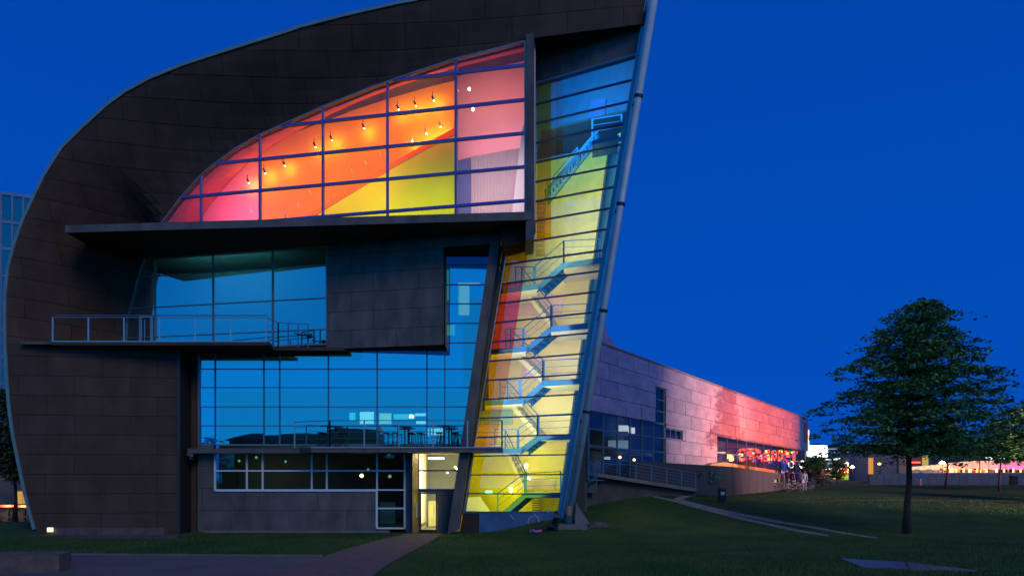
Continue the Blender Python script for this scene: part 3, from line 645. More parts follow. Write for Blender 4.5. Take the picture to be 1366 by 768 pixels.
# edge frames and big leaning column
def post(u0, v0, u1, v1, off, w, d, m, name):
    a, b = PS.at(u0, v0, off), PS.at(u1, v1, off); o = MB().bar(a, b, w, d, PS.n).build(name, m, MU); return o
post(746.5, 690, 866, -5, .02, .20, .25, mat('light blue edge steel', (.16, .38, .48), .45, .1, .1), 'edge_frame'); post(751, 690, 869, -5, .10, .10, .2, RAIL, 'edge_frame')
cm = MB(); ca_, cb_ = at(758.5, 697, 33.9), at(874.5, -10, 32.1); cm.tube([ca_, ca_.lerp(cb_, .5), cb_], .155, 20)
clm = cm.build('leaning_column', COLM, MU, smooth=True)
for v in (122.5, 263, 405, 542.5):
    t = (697-v)/707; p = ca_.lerp(cb_, t); d = (cb_-ca_).normalized()
    MB().tube([p-d*.07, p+d*.05], .19, 20).build('flange', DARK, clm); MB().bar(p+Vector((-.1,.05,-.02)), PS.at(758.5+(874.5-758.5)*t-10, v+22, .1), .05).build('tie_bracket', MULLB, clm)
for v in (590, 640, 667): t = (697-v)/707; p = ca_.lerp(cb_, t); d = (cb_-ca_).normalized(); MB().tube([p-d*.012, p+d*.012], .16, 20).build('weld_ring', MULLB, clm)
MB().box((ca_.x+.02, ca_.y-.19, ca_.z+.55), (.16, .04, .42)).build('orange_sticker', mat('orange sticker', (.5, .25, .08), .7), clm)
fz = ca_.z-.12
ft = MB().box((ca_.x-.05, ca_.y+.2, fz-.05), (1.7, 1.3, .26)); ft.prism([(ca_.x+.25, ca_.y-.3, fz+.08), (ca_.x+.95, ca_.y-.3, fz+.08), (ca_.x+.3, ca_.y-.3, fz+1.05)], (0, .7, 0)); ft.build('column_footing', CONC, MU)
# ---- stair tower interior
OB = -3.3
def zone(name, m, u0a, u0b, u1a, u1b, va, vb, off=OB):
    """wall zone between rows va (top) and vb (bottom)"""
    q = [PS.sz(u0a, va, off), PS.sz(u0b, va, off), PS.sz(u1b, vb, off), PS.sz(u1a, vb, off)]
    slab(q, lambda a, b: PS.w(a, b, off), .2, PS.n).build(name, m, MU)
def edge_u(v): return 742+(815-742)*(690-v)/(690-180)
zt_ = lambda v, u=760: PS.Z(u, v, OB)
def band(name, m, va, vb): 
    lu = lambda v: 606+60*(686-v)/361-1; za, zb = zt_(va), zt_(vb)
    q = [(PS.S(lu(vb), OB), zb), (PS.S(edge_u(vb), OB), zb), (PS.S(edge_u(va), OB), za), (PS.S(lu(va), OB), za)]
    slab(q, lambda x, z: PS.w(x, z, OB), .2, PS.n).build(name, m, MU)
band('stair_wall', YELLOWS, 598, 700); band('stair_wall', mat('cream stair wall', (.84, .66, .30), .8, 0, .03), 366, 598); band('stair_wall', mat('pale olive wall', (.76, .68, .34), .8), 268, 366)
band('stair_wall', mat('ochre yellow wall', (.82, .68, .10), .8), 205, 268)
q = [PS.sz(600, 203, OB-.4), PS.sz(834, 203, OB-.4), PS.sz(860, 60, OB-.4), PS.sz(866, 0, OB-.4), PS.sz(600, 20, OB-.4)]
slab(q, lambda x, z: PS.w(x, z, OB-.4), .2, PS.n).build('stair_wall', mat('mirrored sky tower wall', (.05, .16, .36), .8), MU)  # blue colour stands in for sky mirrored in the upper stair glass
q = [PS.sz(735, 700, OB-.7), PS.sz(751, 700, OB-.7), PS.sz(830, 203, OB-.7), PS.sz(795, 203, OB-.7)]
slab(q, lambda x, z: PS.w(x, z, OB-.7), .2, PS.n).build('end_wall', mat('mirrored sky end wall', (.06, .24, .42), .8), MU)  # blue colour stands in for the sky reflection along the glass edge
# pink / peach reveals between flights
for va, vb, u0, u1, m in ((392, 420, 660, 755, 'blush panel'), (440, 470, 654, 705, 'blush panel'), (478, 505, 700, 724, 'blush panel')):
    zone('wall_panel', mat('blush panel', (.85, .50, .52), .8), u0, u1, u0-6, u1-8, va, vb, OB+.06)
zone('wall_panel', mat('indigo panel', (.10, .16, .5), .8), 787, 808, 785, 806, 132, 168, OB-.3)
zone('wall_panel', mat('teal pale panel', (.35, .55, .55), .8), 640, 684, 640, 683, 542, 566, OB+.06)
lu_ = lambda v: 606+60*(686-v)/361-1.5
MB().prism([PS.at(lu_(686), 686, -.05), PS.at(lu_(686), 686, OB), PS.at(lu_(330), 330, OB), PS.at(lu_(330), 330, -.05)], (-.05, 0, 0)).build('partition_wall', mat('pale yellow light baffle', (.7, .62, .3), .8), MU)  # unseen partition added to stop tower light leaking into the slot window
ST = empty('staircase', (0, 0, 0)); ST.parent = MU; ST.location = -MU.location
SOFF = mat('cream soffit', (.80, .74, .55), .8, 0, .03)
def slab_between(u0, v0, u1, v1, off0, off1, th, m=SOFF, name='landing'):
    a, b = PS.sz(u0, v0, off0), PS.sz(u1, v1, off0); z = (a[1]+b[1])/2
    MB().prism([PS.w(a[0], z, off0+.03), PS.w(b[0], z, off0+.03), PS.w(b[0], z-th-.03, off0+.03), PS.w(a[0], z-th-.03, off0+.03)], -PS.n*.025).build('edge_beam', STEELB, ST)
    return MB().prism([PS.w(a[0], z, off0), PS.w(b[0], z, off0), PS.w(min(b[0], PS.S(u1-3, off1)), z, off1), PS.w(min(a[0], PS.S(u0, off1)), z, off1)], (0, 0, -th)).build(name, m, ST)
def flight(u0, v0, u1, v1, off, width, nst, m=STEELB):
    a, b = PS.at(u0, v0, off), PS.at(u1, v1, off); nn = PS.n*width; o = MB()
    lo = Vector((0, 0, -.30))
    for k in (0, .92): o.prism([a+lo-nn*k, b+lo-nn*k, b+Vector((0,0,.02))-nn*k, a+Vector((0,0,.02))-nn*k], -PS.n*.06)
    f = o.build('stringer', m, ST)
    for i in range(nst):
        p = a.lerp(b, (i+.5)/nst); d = (b-a); d.z = 0; d = d/nst
        MB().prism([p-d/2-nn*.02, p+d/2-nn*.02, p+d/2-nn*.9, p-d/2-nn*.9], (0, 0, -.2)).build('tread', m, f)
    return f
def guard(p, q, h=.95, posts=(True, True), nr=3):
    p, q = Vector(p), Vector(q); o = MB(); up = Vector((0, 0, 1))
    o.tube([p+up*h, q+up*h], .026, 6)
    for i in range(1, nr): o.tube([p+up*h*i/nr, q+up*h*i/nr], .014, 5)
    if posts[0]: o.box((p.x, p.y, p.z+h/2-.1), (.07, .07, h+.2))
    if posts[1]: o.box((q.x, q.y, q.z+h/2-.1), (.07, .07, h+.2))
    o.build('guard_rail', STEELB, ST)
OF, OBK = -.9, -1.9      # front and back flights
rl = [(700, 750, 657), (717, 767, 580), (724, 775, 507), (735, 785, 434), (752, 802, 348)]     # right landings u0,u1,v
ll = [(640, 696, 598), (647, 699, 533), (655, 703, 464), (668, 718, 382)]                      # left landings
for u0, u1, v in rl: slab_between(u0, v, u1, v-2, OF+.3, OBK-1.2, .24); guard(PS.at(u0, v, OF), PS.at(u1-2, v-2, OF))
for u0, u1, v in ll: slab_between(u0, v, u1, v, OF+.3, OBK-1.2, .22); guard(PS.at(u0+20, v, OF), PS.at(u1-6, v, OF))
flight(666, 686, 701, 656, OF, 1.0, 8); guard(PS.at(664, 683, OF), PS.at(702, 655, OF))
for (l, r, n_) in ((0, 1, 4), (1, 2, 4), (2, 3, 5), (3, 4, 6)):
    flight(ll[l][1]-2, ll[l][2], rl[r][0]+1, rl[r][2], OF, 1.0, n_); guard(PS.at(ll[l][1]-4, ll[l][2]-1, OF), PS.at(rl[r][0], rl[r][2], OF))
for k in range(4):   # back flights climb from the right landing up to the next left landing
    r, l = rl[k], ll[k]; a = PS.at(r[0]+2, r[2], OBK); b = PS.at(l[1]-22, l[2], OBK)
    flight(l[1]-20, l[2], r[0]+3, r[2], OBK, .95, 8, mat('darkened cream soffit', (.5, .42, .24), .85, 0, .05)); guard(a, b)  # cream colour darkened to offset fill light glare on the back flights
# lamps and small things on the lowest landing
for u, v, o_ in ((705.5, 639.5, -2.8), (681.5, 653, -3.0), (702, 621, -2.8)): MB().lathe(PS.at(u, v, o_), [(.03, -.13), (.08, -.07), (.08, .07), (.03, .13)], 10).build('wall_lamp', E_WARM, MU)
p = PS.at(652, 655.5, -2.9); MB().box(p, (.35, .05, .12)).build('exit_sign', E_GREEN, MU)
slab([PS.sz(u, v, -1.6) for u, v in ((703, 640), (742, 640), (741, 654), (703, 654))], lambda a, b: PS.w(a, b, -1.6), .05, PS.n).build('balustrade_panel', OLIVE, ST)
for t in range(6): p = PS.at(716, 664+3.2*t, -3.0); MB().box(p, (.5, .05, .05)).build('radiator_bar', OLIVE, MU)
slab([PS.sz(u, v, -2.2) for u, v in ((600, 664), (640, 662), (655, 684), (600, 684))], lambda a, b: PS.w(a, b, -2.2), .05, PS.n).build('white_counter', WHITE, MU)
# steep stair high in the tower
hs = MB(); a, b = PS.at(730, 266, -.8), PS.at(797, 182, -.8)
dn = (b-a).normalized(); 
for k in (-.23, .23):
    off = Vector((0, 0, k)); hs.bar(a+off, b+off, .08, .13)
hsf = hs.build('upper_flight', STEELB, ST)
for i in range(15): p = a.lerp(b, (i+.5)/15); MB().bar(p+Vector((0,0,-.24)), p+Vector((0,0,.24)), .10, .05).build('tread', STEELB, hsf)
slab([PS.sz(u, v, -.95) for u, v in ((728, 268), (799, 184), (797, 172), (726, 254))], lambda x, z: PS.w(x, z, -.95), .02, PS.n).build('side_plate', STEELB, hsf)
slab_between(790, 187, 826, 181, -.5, -1.9, .16, STEELB); guard(PS.at(790, 184, -.6), PS.at(829, 178, -.6), .85)
slab([PS.sz(u, v, -1.2) for u, v in ((789, 200), (809, 195), (829, 181), (829, 176), (812, 188), (790, 194))], lambda x, z: PS.w(x, z, -1.2), .05, PS.n).build('lit_edge', mat('ochre edge', (.7, .62, .25), .7), ST)
guard(PS.at(730, 262, -.7), PS.at(770, 214, -.7), .6, nr=2)
ld = MB()
for uu in (716, 726): ld.bar(PS.at(uu, 342, -1.6), PS.at(uu+2, 268, -1.6), .06)
for i in range(12): v = 340-6.2*i; ld.bar(PS.at(716, v, -1.6), PS.at(727, v-.6, -1.6), .09, .16)
ld.build('ladder_stair', OLIVE, ST)
# added tower fill lights, tower roof and floors so colour stays in its storey
def swash(u, v, w, h, power, col, off=-.45):
    l = 718 if v < 322 else 606+60*(686-v)/361+9; a, b = PS.S(l, off), PS.S(edge_u(v)-3, off); z = PS.Z((l+edge_u(v))/2, v, off)
    area_light('wall_fill_light', PS.w((a+b)/2, z, off), (-PS.n.x, -PS.n.y, 0), b-a, h, power, col, 170)
swash(695, 650, 5.4, 2.2, 150, (1, .80, .01)); swash(690, 575, 6, 2, 120, (1, .88, .42)); swash(695, 530, 6, 2, 115, (1, .88, .58))
swash(700, 480, 6, 2, 95, (1, .82, .74)); swash(705, 425, 6, 2.2, 90, (1, .76, .46)); swash(730, 365, 5.5, 1.6, 72, (1, .82, .26)); swash(750, 310, 5, 2.6, 66, (1, .86, .50)); swash(765, 240, 4.5, 1.6, 58, (1, .84, .24))
swash(780, 140, 4.5, 4, 330, (.10, .62, 1))  # added blue light brightens the top wall like mirrored sky
area_light('terrace_room_light', PM.at(300, 350, -.5), (-PM.n.x, -PM.n.y, .1), 6, 1, 380, (.65, 1, .92))
area_light('terrace_hall_light', (-8, 38.4, 6.2), (0, 1, .1), 10, 2, 60, (.5, 1, .85))
MB().prism([PS.w(PS.S(716), PS.Z(760, 203, OB), -.6), PS.w(PS.S(838), PS.Z(760, 203, OB), -.6), PS.w(PS.S(838, OB), PS.Z(760, 203, OB), OB), PS.w(PS.S(716, OB), PS.Z(760, 203, OB), OB)], (0, 0, .1)).build('tower_floor', JOINT, MU)
# blue plinth wall under the stair glass
pz = PS.Z(690, 683); pp = [PS.w(PS.S(619), pz, .05), PS.w(PS.S(640), pz, .05), PS.w(PS.S(640), -.3, .05), PS.w(PS.S(612), -.3, .05)]
MB().prism(pp, (0, .5, 0)).build('plinth_wall', ZINC, MU)
pp = [PS.w(PS.S(640), pz, .07), PS.w(PS.S(756), pz, .07), PS.w(PS.S(756), -.3, .07), PS.w(PS.S(640), -.3, .07)]
pwo = MB().prism(pp, (0, .5, 0)).build('plinth_wall', BLUEW, MU); tag(pwo, 'blue washed plinth with a painted arch below the stair glass')
gr = MB()
ap = [(704, 697), (706, 691), (710, 688), (715, 687.5), (718, 690), (719, 697)]
for (a, b), (c, d) in zip(ap, ap[1:]): gr.bar(PS.at(a, b, .09), PS.at(c, d, .09), .05, .02, PS.n)
gr.bar(PS.at(713, 684.5, .09), PS.at(717, 691, .09), .05, .02, PS.n); gr.bar(PS.at(680, 686, .09), PS.at(686, 693, .09), .04, .02, PS.n)
gr.build('painted_arch', mat('pale paint mark', (.62, .52, .42), .8), pwo)
# security camera beside the terrace glass
sc_ = empty('security_camera', at(254, 612, 36.9), 'small white security camera on the dark wall left of the cafe window', 'camera')
c0 = at(254, 606, 36.8); MB().bar(c0+Vector((-.12,0,.03)), c0+Vector((.14,-.15,-.05)), .12).build('camera_body', RAIL, sc_); MB().tube([c0, c0+Vector((0,0,-.2)), c0+Vector((0,.5,-.22))], .03, 8).build('bracket', RAIL, sc_)
# ================================================================== WING (long metal clad wall going back)
WG = empty('museum_wing', (5, 45, 0), 'long metal panelled museum wing lit pink and red beyond the glass tower', 'museum wing')
WMET = mat('wing zinc panel', (.36, .31, .38), .38, .45, .16, .9, .6, 3.2, .12, spec=.5, stretch=(1, 1, 2.2))
WMETS = mat('wing zinc panel joint', (.06, .05, .07), .7, .2)
ZW0, ZW1 = E-2.2, E+8.16
tW0, tW1 = PW.S(787), PW.S(1066)
holes = [(tW0-1, PW.S(887.5), ZW0, E+4.05), (PW.S(874), PW.S(887.5), E+4.0, E+6.6), (PW.S(887.5), PW.S(910), E+3.05, E+3.8), (PW.S(956), tW1+20, E-.3, E+3.9)]
def sub(r, h):
    x0, x1, z0, z1 = r; a0, a1, b0, b1 = h
    if x1 <= a0 or x0 >= a1 or z1 <= b0 or z0 >= b1: return [r]
    o = []
    if z0 < b0: o.append((x0, x1, z0, b0))
    if z1 > b1: o.append((x0, x1, b1, z1))
    za, zb = max(z0, b0), min(z1, b1)
    if x0 < a0: o.append((x0, a0, za, zb))
    if x1 > a1: o.append((a1, x1, za, zb))
    return o
bk = MB(); RW = random.Random(5); nr_ = 10; rhw = (ZW1-ZW0)/nr_
def cells_of(x0, x1, z0, z1):
    rs = [(x0, x1, z0, z1)]
    for h in holes: rs = [q for r in rs for q in sub(r, h)]
    return [r for r in rs if (r[1]-r[0]) > .05 and (r[3]-r[2]) > .05]
for r in range(nr_):
    z0, z1 = ZW0+r*rhw, ZW0+(r+1)*rhw; x = tW0-(1.3 if r % 2 else 0)
    while x < tW1:
        x0, x1 = max(x, tW0), min(x+2.6, tW1)
        if x1-x0 > .1:
            for a0, a1, b0, b1 in cells_of(x0, x1, z0, z1):
                g = .018; th = .05+RW.uniform(-.008, .008); tl = RW.uniform(-.012, .012); tl2 = RW.uniform(-.012, .012)
                if a1-a0 < 2*g+.03 or b1-b0 < 2*g+.03: continue
                P = [PW.w(a0+g, b0+g, th+tl), PW.w(a1-g, b0+g, th-tl), PW.w(a1-g, b1-g, th-tl+tl2), PW.w(a0+g, b1-g, th+tl+tl2)]
                MB().prism(P, -PW.n*.04).build('cladding_panel', WMET, WG)
                bk.prism([PW.w(a0, b0), PW.w(a1, b0), PW.w(a1, b1), PW.w(a0, b1)], -PW.n*.3)
        x += 2.6
bk.build('wall_backing', WMETS, WG)
MB().prism([PW.w(tW0, ZW1, .08), PW.w(tW1+5, ZW1, .08), PW.w(tW1+5, ZW1, -9), PW.w(tW0, ZW1, -9)], (0, 0, .12)).build('roof', ZINCB, WG)
MB().prism([PW.at(800, 428, -1.5), PW.at(807, 436, -1.5), PW.at(815, 452, -1.5), PW.at(826, 467, -1.5), PW.at(826, 474, -1.5), PW.at(798, 470, -1.5)], (-1.5, 1, 0)).build('roof_fin', WMET, WG)
# far end: pale panel, banner
e0, e1 = PW.S(1066), PW.S(1078)
slab([(e0, E+3.9), (e1, E+3.9), (e1, ZW1), (e0, ZW1)], lambda a, b: PW.w(a, b, .03), 3, PW.n).build('end_panel', MULLB, WG)
slab([(e0+(e1-e0)*.55, E+5), (e0+(e1-e0)*.85, E+5), (e0+(e1-e0)*.85, ZW1-.6), (e0+(e1-e0)*.55, ZW1-.6)], lambda a, b: PW.w(a, b, .12), .05, PW.n).build('red_banner', mat('red banner cloth', (.5, .04, .06), .8), WG)
slab([(e1-.15, E+2), (e1+.25, E+2), (e1+.25, ZW1-1.4), (e1-.15, ZW1-1.4)], lambda a, b: PW.w(a, b, .1), .1, PW.n).build('light_strip', E_WHITE, WG)
# windows of the wing
g1 = PW.S(887.5)
def wwin(t0, t1, z0, z1, ns, nz, nm='wing_window', bw=.07):
    return window(PW, [(t0, z0), (t1, z0), (t1, z1), (t0, z1)], [t0+(t1-t0)*(i+1)/ns for i in range(ns-1)], [z0+(z1-z0)*(i+1)/nz for i in range(nz-1)], WG, G_WING, MULLB, bw, .1, off=-.12, name=nm, hb=.05)
wwin(tW0, g1-.02, E+.0, E+4.03, 6, 4)
wwin(PW.S(874), g1-.02, E+4.07, E+6.58, 1, 3); wwin(g1+.05, PW.S(910), E+3.07, E+3.78, 3, 1)
wwin(PW.S(956)+.02, PW.S(1077), E+.9, E+3.88, 12, 2)
MB().prism([PW.w(tW0, ZW0, -3.2), PW.w(tW1+5, ZW0, -3.2), PW.w(tW1+5, ZW1, -3.2), PW.w(tW0, ZW1, -3.2)], (-.1, .1, 0)).build('inner_wall', INT, WG)
MB().prism([PW.w(tW0, ZW0, -.3), PW.w(tW0, ZW0, -3.2), PW.w(tW0, ZW1, -3.2), PW.w(tW0, ZW1, -.3)], (.1, 0, 0)).build('inner_wall', INT, WG)
slab([(PW.S(893), ZW0), (PW.S(893)+.2, ZW0), (PW.S(893)+.2, E+4), (PW.S(893), E+4)], lambda a, b: PW.w(a, b, -.35), 2.8, PW.n).build('inner_wall', INT, WG)
slab([(PW.S(770), E+2.05), (PW.S(893), E+1.7), (PW.S(893), E+1.95), (PW.S(770), E+2.35)], lambda a, b: PW.w(a, b, -1.), .8, PW.n).build('mezzanine_edge', CONC, WG)
def wl_panel(u0, v0, u1, v1, m, off=-2.4, name='glow_panel'):
    slab([PW.sz(u0, v1, off), PW.sz(u1, v1, off), PW.sz(u1, v0, off), PW.sz(u0, v0, off)], lambda a, b: PW.w(a, b, off), .05, PW.n).build(name, m, WG)
E_W2 = emis('cool window light', (.85, .95, .9), .75); E_W3 = emis('grey green window light', (.5, .7, .6), .28)
for a in ((826,567,838,575,E_W2),(839,569,842,577,E_W2),(843,570,847,578,E_W2),(861,583,868,588,E_W2),(806,609,814,626,E_W2),(812,587,838,598,E_W3)): wl_panel(*a)  # glowing sheets stand in for lit rooms inside the wing
E_REDN = emis('red orange neon', (1, .09, .02), 3.0); E_YELN = emis('yellow neon', (1, .65, .06), 3.0); E_ORL = emis('orange street lamp', (1, .45, .12), 8); E_GRN = emis('exit green', (.1, .9, .4), 1.2)
for u, v in ((827,609.5),(846,613),(868,606.5),(879,608),(871,613)): 
    p = PW.at(u, v, -1.6); MB().lathe(p, [(.02,-.1),(.09,-.05),(.09,.05),(.02,.1)], 8).build('pendant_lamp', E_ORL, WG)
wl_panel(881, 598, 886, 600, E_GRN, -1.2, 'exit_sign')
RR = random.Random(11)
E_PUR = emis('violet screen glow', (.55, .12, .4), .9); E_DRED = emis('deep red screen glow', (1, .06, .02), 2.2)
for i in range(130):  # lit foyer display along the strip window
    u = 985+RR.random()*76; v = 596+RR.random()*16+(u-985)*.06; w = RR.uniform(1, 5); h = RR.uniform(.8, 4.)
    m = RR.choice([E_REDN, E_DRED, E_DRED, E_YELN, E_PUR, E_DRED]) if v < 612 else RR.choice([E_PUR, E_DRED])
    if v > 616+(u-985)*.1: continue
    wl_panel(u, v, u+w, v+h, m, RR.uniform(-2.6, -.6), 'display_light')
for i in range(14): u = 963+RR.random()*25; wl_panel(u, 604+RR.random()*10, u+2.5, 605+RR.random()*10, RR.choice([E_YELN, E_W3, E_ORL]), -1.5, 'display_light')
wl_panel(957, 602.5, 968, 604, E_W2, -1.)
MB().prism([PW.at(950, 618, .5), PW.at(965, 616, .5), PW.at(1048, 629, .5), PW.at(1043, 631.5, .5), PW.at(945, 622, .5)], -PW.n*.4).build('sill_canopy', OLIVE, WG)
# ---- ramp with its rail and walls
RP = empty('entrance_ramp', (7, 47, .5), 'grey concrete ramp with thin steel rail in front of the wing glazing', 'ramp')
r0, r1 = at(782, 628, 44.5), at(928, 651, 49.5)
MB().prism([r0, r1, r1+Vector((1, 3.2, 0)), r0+Vector((-1, 3.5, 0))], (0, 0, -.22)).build('ramp_slab', CONC, RP)
g0, g1_ = at(779, 664, 45.2), at(928, 664, 50.0)
MB().prism([at(779, 632, 45.2), at(928, 653, 50.), (g1_.x, g1_.y, g1_.z-.6), (g0.x, g0.y, g0.z-.6)], (0, .3, 0)).build('ramp_wall', CONCD, RP)
MB().prism([at(783.5, 633, 44.9), at(797, 635, 44.9), at(797, 657, 44.9), at(783.5, 657, 44.9)], (0, .2, 0)).build('vent_panel', mat('teal grey panel', (.06, .11, .13), .8), RP)
for i in range(8):
    p = r0.lerp(r1, i/7.); MB().box((p.x, p.y, p.z+.5), (.055, .055, 1.0)).build('rail_post', MULLB, RP)
for h in (.2, .4, .6, .8, 1.0): MB().tube([r0+Vector((0,0,h)), r1+Vector((0,0,h))], .022 if h == 1. else .010, 6).build('handrail', MULLB, RP)
MB().prism([at(806, 612, 49.), at(976, 622, 52.), at(976, 660, 52.), at(806, 660, 49.)], (0, .35, 0)).build('ramp_parapet', mat('blue grey concrete', (.04, .05, .07), .8, 0, .15, 1., .2), RP)
pw_ = empty('concrete_wall', at(1010, 650, 62), 'low concrete boundary wall going back beyond the ramp parapet', 'wall')
for i in range(8):
    a, b = i/8, (i+.985)/8
    A_ = [at(976, 622, 52.02).lerp(at(1052, 633, 66), t) for t in (a, b)]; B_ = [at(976, 660, 52.02).lerp(at(1052, 653, 66), t) for t in (a, b)]
    MB().prism([A_[0], A_[1], B_[1], B_[0]], (0, .3, 0)).build('wall_panel', mat('mauve grey concrete', (.028, .023, .034), .8, 0, .15, 1., .2), pw_)
gf = MB()
for i in range(16): u = RR.uniform(947, 961); v = RR.uniform(625, 644); gf.bar(at(u, v, 51.3), at(u+RR.uniform(-2, 5), v+RR.uniform(-3, 4), 51.3), .12, .02, (0,-1,0))
gf.build('paint_mark', mat('faded green paint', (.04, .13, .14), .8), RP)
for u, v in ((907, 631), (935, 632)): MB().lathe(at(u, v, 51.0), [(.05,-.08),(.1,0),(.05,.08)], 8).build('wall_vent', DARK, RP)
# ================================================================== flood lights standing right of the picture, washing the wing
FLAB = iter(['floodlight mast on the lawn nearest the museum, aimed at the wing middle','floodlight mast furthest out, throwing red light on the far wing','floodlight mast standing between the other two, throwing pink light'])
def spot(name, loc, target, power, col, size, blend=.6, rad=.25):
    fx = tag(MB().box((loc[0], loc[1], loc[2]/2-.2), (.12, .12, loc[2]-.4)).box((loc[0], loc[1], loc[2]-.1), (.45, .25, .35)).build(name, DARK), next(FLAB), 'floodlight', 'floodlights aimed at the wing')
    l = bpy.data.lights.new(name, 'SPOT'); l.energy = power; l.color = col; l.spot_size = math.radians(size); l.spot_blend = blend; l.shadow_soft_size = rad
    o = bpy.data.objects.new(name+'_lamp', l); COL.objects.link(o); d = (Vector(target)-Vector(loc)).normalized(); o.location = Vector(loc)+d*.4; o.rotation_euler = d.to_track_quat('-Z', 'Y').to_euler()
def wpt(u, z): t = PW.S(u); return PW.w(t, z)
spot('floodlight', (70, 20, 1.2), wpt(955, E+5.2), 480000, (1, .56, .46), 25, 1., .12)
spot('floodlight', (76, 87, 4.2), wpt(1030, E+7), 240000, (1, .14, .02), 42, 1.)
spot('floodlight', (58, 52, 3.0), wpt(985, E+8), 45000, (1, .26, .10), 40, 1.)
# ================================================================== TREES
def tree(name, base, ht, cr, zc0, prof, m, label, cat='tree', seed=1, nl=70, clump=26, leaf=.13, tr=.2, lean=0., droop=.25, group=None, asp=.35, flat=.4, tiers=0):
    R = random.Random(seed); T = empty(name, base, label, cat, group); B = Vector(base)
    def axis(z): return B+Vector((lean*max(0,z-zc0*1.1)/ht+.06*math.sin(z*1.3+seed), .05*math.cos(z), z))
    tk = MB(); pts = [axis(ht*i/9.) for i in range(10)]; tk.tube(pts, [tr*(1.35 if i == 0 else 1)*(1-.93*i/9.) for i in range(10)], 10); tk.build('trunk', BARK, T, smooth=True)
    lm = MB(); cw = MB()
    for i in range(nl):
        t = ((i+.5)/nl) if not tiers else min(1, (int(i/nl*tiers)+.5+R.gauss(0, .13))/tiers); z = zc0+(ht-zc0)*t; rr = cr*prof(t)*R.uniform(.62, 1.18); az = i*2.399+R.uniform(-.4, .4)
        a = axis(z*.985); d = Vector((math.cos(az), math.sin(az), 0)); up = asp*(.4+t)*rr
        ps = [a, a+d*rr*.35+Vector((0,0,up*.55)), a+d*rr*.7+Vector((0,0,up*.85)), a+d*rr+Vector((0,0,up*.85-droop*rr*.25))]
        lm.tube(ps, [tr*.28*(1.15-t)+.012, tr*.16*(1.1-t)+.01, .018, .006], 5)
        nc = max(3, int(rr*2.8))
        for c in range(nc):
            s = (c+.6)/nc; k = s*3; j = min(int(k), 2); p = ps[j].lerp(ps[j+1], k-j); side = Vector((-d.y, d.x, 0))
            w = .25+.42*rr*.35*(1-abs(s-.6)); c0 = p+side*R.uniform(-w, w)*1.3+Vector((0,0,R.uniform(-.18, .12)))
            rc = R.uniform(.28, .55)*(1 if rr > 1 else .7)
            for q in range(clump):
                g = Vector((R.gauss(0, rc*.75), R.gauss(0, rc*.75), R.gauss(0, rc*flat*.6))); g.z -= droop*.35*g.xy.length
                o = c0+g; n = Vector((R.gauss(0, .5), R.gauss(0, .5), 1)).normalized(); e = Vector((R.uniform(-1, 1), R.uniform(-1, 1), R.uniform(-.5, .2))).normalized()
                f = n.cross(e).normalized(); L = leaf*R.uniform(.7, 1.4); W_ = L*R.uniform(.35, .6); b = len(cw.v)
                cw.v += [tuple(o-e*L), tuple(o+f*W_), tuple(o+e*L), tuple(o-f*W_)]; cw.f.append((b, b+1, b+2, b+3))
    lm.build('limb', BARK, T); cw.build('crown', m, T); return T
def oakp(t):
    K = [(0, .9), (.2, 1.), (.37, 1.), (.48, .90), (.66, .72), (.855, .42), (.95, .2), (1.01, .07)]
    for (a, b), (c, d) in zip(K, K[1:]):
        if t <= c: return (b+(d-b)*(t-a)/(c-a))*(.93+.07*math.sin(t*37))
    return .1
tb = gp(1211, 711); TBIG = tree('oak_tree', (tb[0], tb[1], H(*tb)-.05), 11.5, 4.45, 3.9, oakp, LEAF, 'tall dark tree with tiered spreading branches standing alone on the lawn', seed=4, nl=118, clump=38, leaf=.11, tr=.17, lean=1.25, asp=.12, droop=.75, flat=.19, tiers=12)
for i, (u, v, Y, h, c, zc) in enumerate(((1334, 640, 62, 5.6, 2.6, 2.9), (1263, 641, 66, 6.0, 2.6, 3.0), (1382, 640, 52, 7.2, 4.2, 2.9))):
    p = at(u, v, Y); tree('park_tree', (p.x, p.y, H(p.x, p.y)-.1), h, c, zc, lambda t: 1-.5*t-.4*t**3, LEAF, ['thin park tree by the wall right of the big tree, third trunk from the left', 'slender park tree between the big trunk and the lit street lamp', 'park tree whose crown reaches in at the right edge'][i], seed=10+i, nl=46, clump=30, leaf=.15, tr=.09, asp=.3, group='small park trees by the wall')
for i, (u, v, Y, h, c, zc) in enumerate(((1091, 655, 75, 2.7, 1.0, .5), (1078, 650, 84, 2.6, .9, .8), (1117, 650, 90, 2.7, 1.1, .8))):
    p = at(u, v, Y); tree('young_tree', (p.x, p.y, H(p.x, p.y)-.1), h, c, zc, lambda t: .55+.5*math.sin(t*3.14)*1., LEAF, ['bushy young tree in front of the white billboard', 'thin young tree at the far corner of the wing', 'young tree before the shop lights right of the billboard'][i], seed=20+i, nl=30, clump=22, leaf=.15, tr=.07, group='young trees near the billboard')
p = at(20, 690, 52); tree('street_tree', (p.x, p.y, 0), 8.6, 2.4, 2.6, lambda t: .6+.5*math.sin(t*3.0), LEAF2, 'green street tree left of the curved museum wall', seed=31, nl=60, clump=30, leaf=.15, tr=.13)
for i, (u, v, Y) in enumerate(((905, 650, 60), (1130, 641, 120))): pass
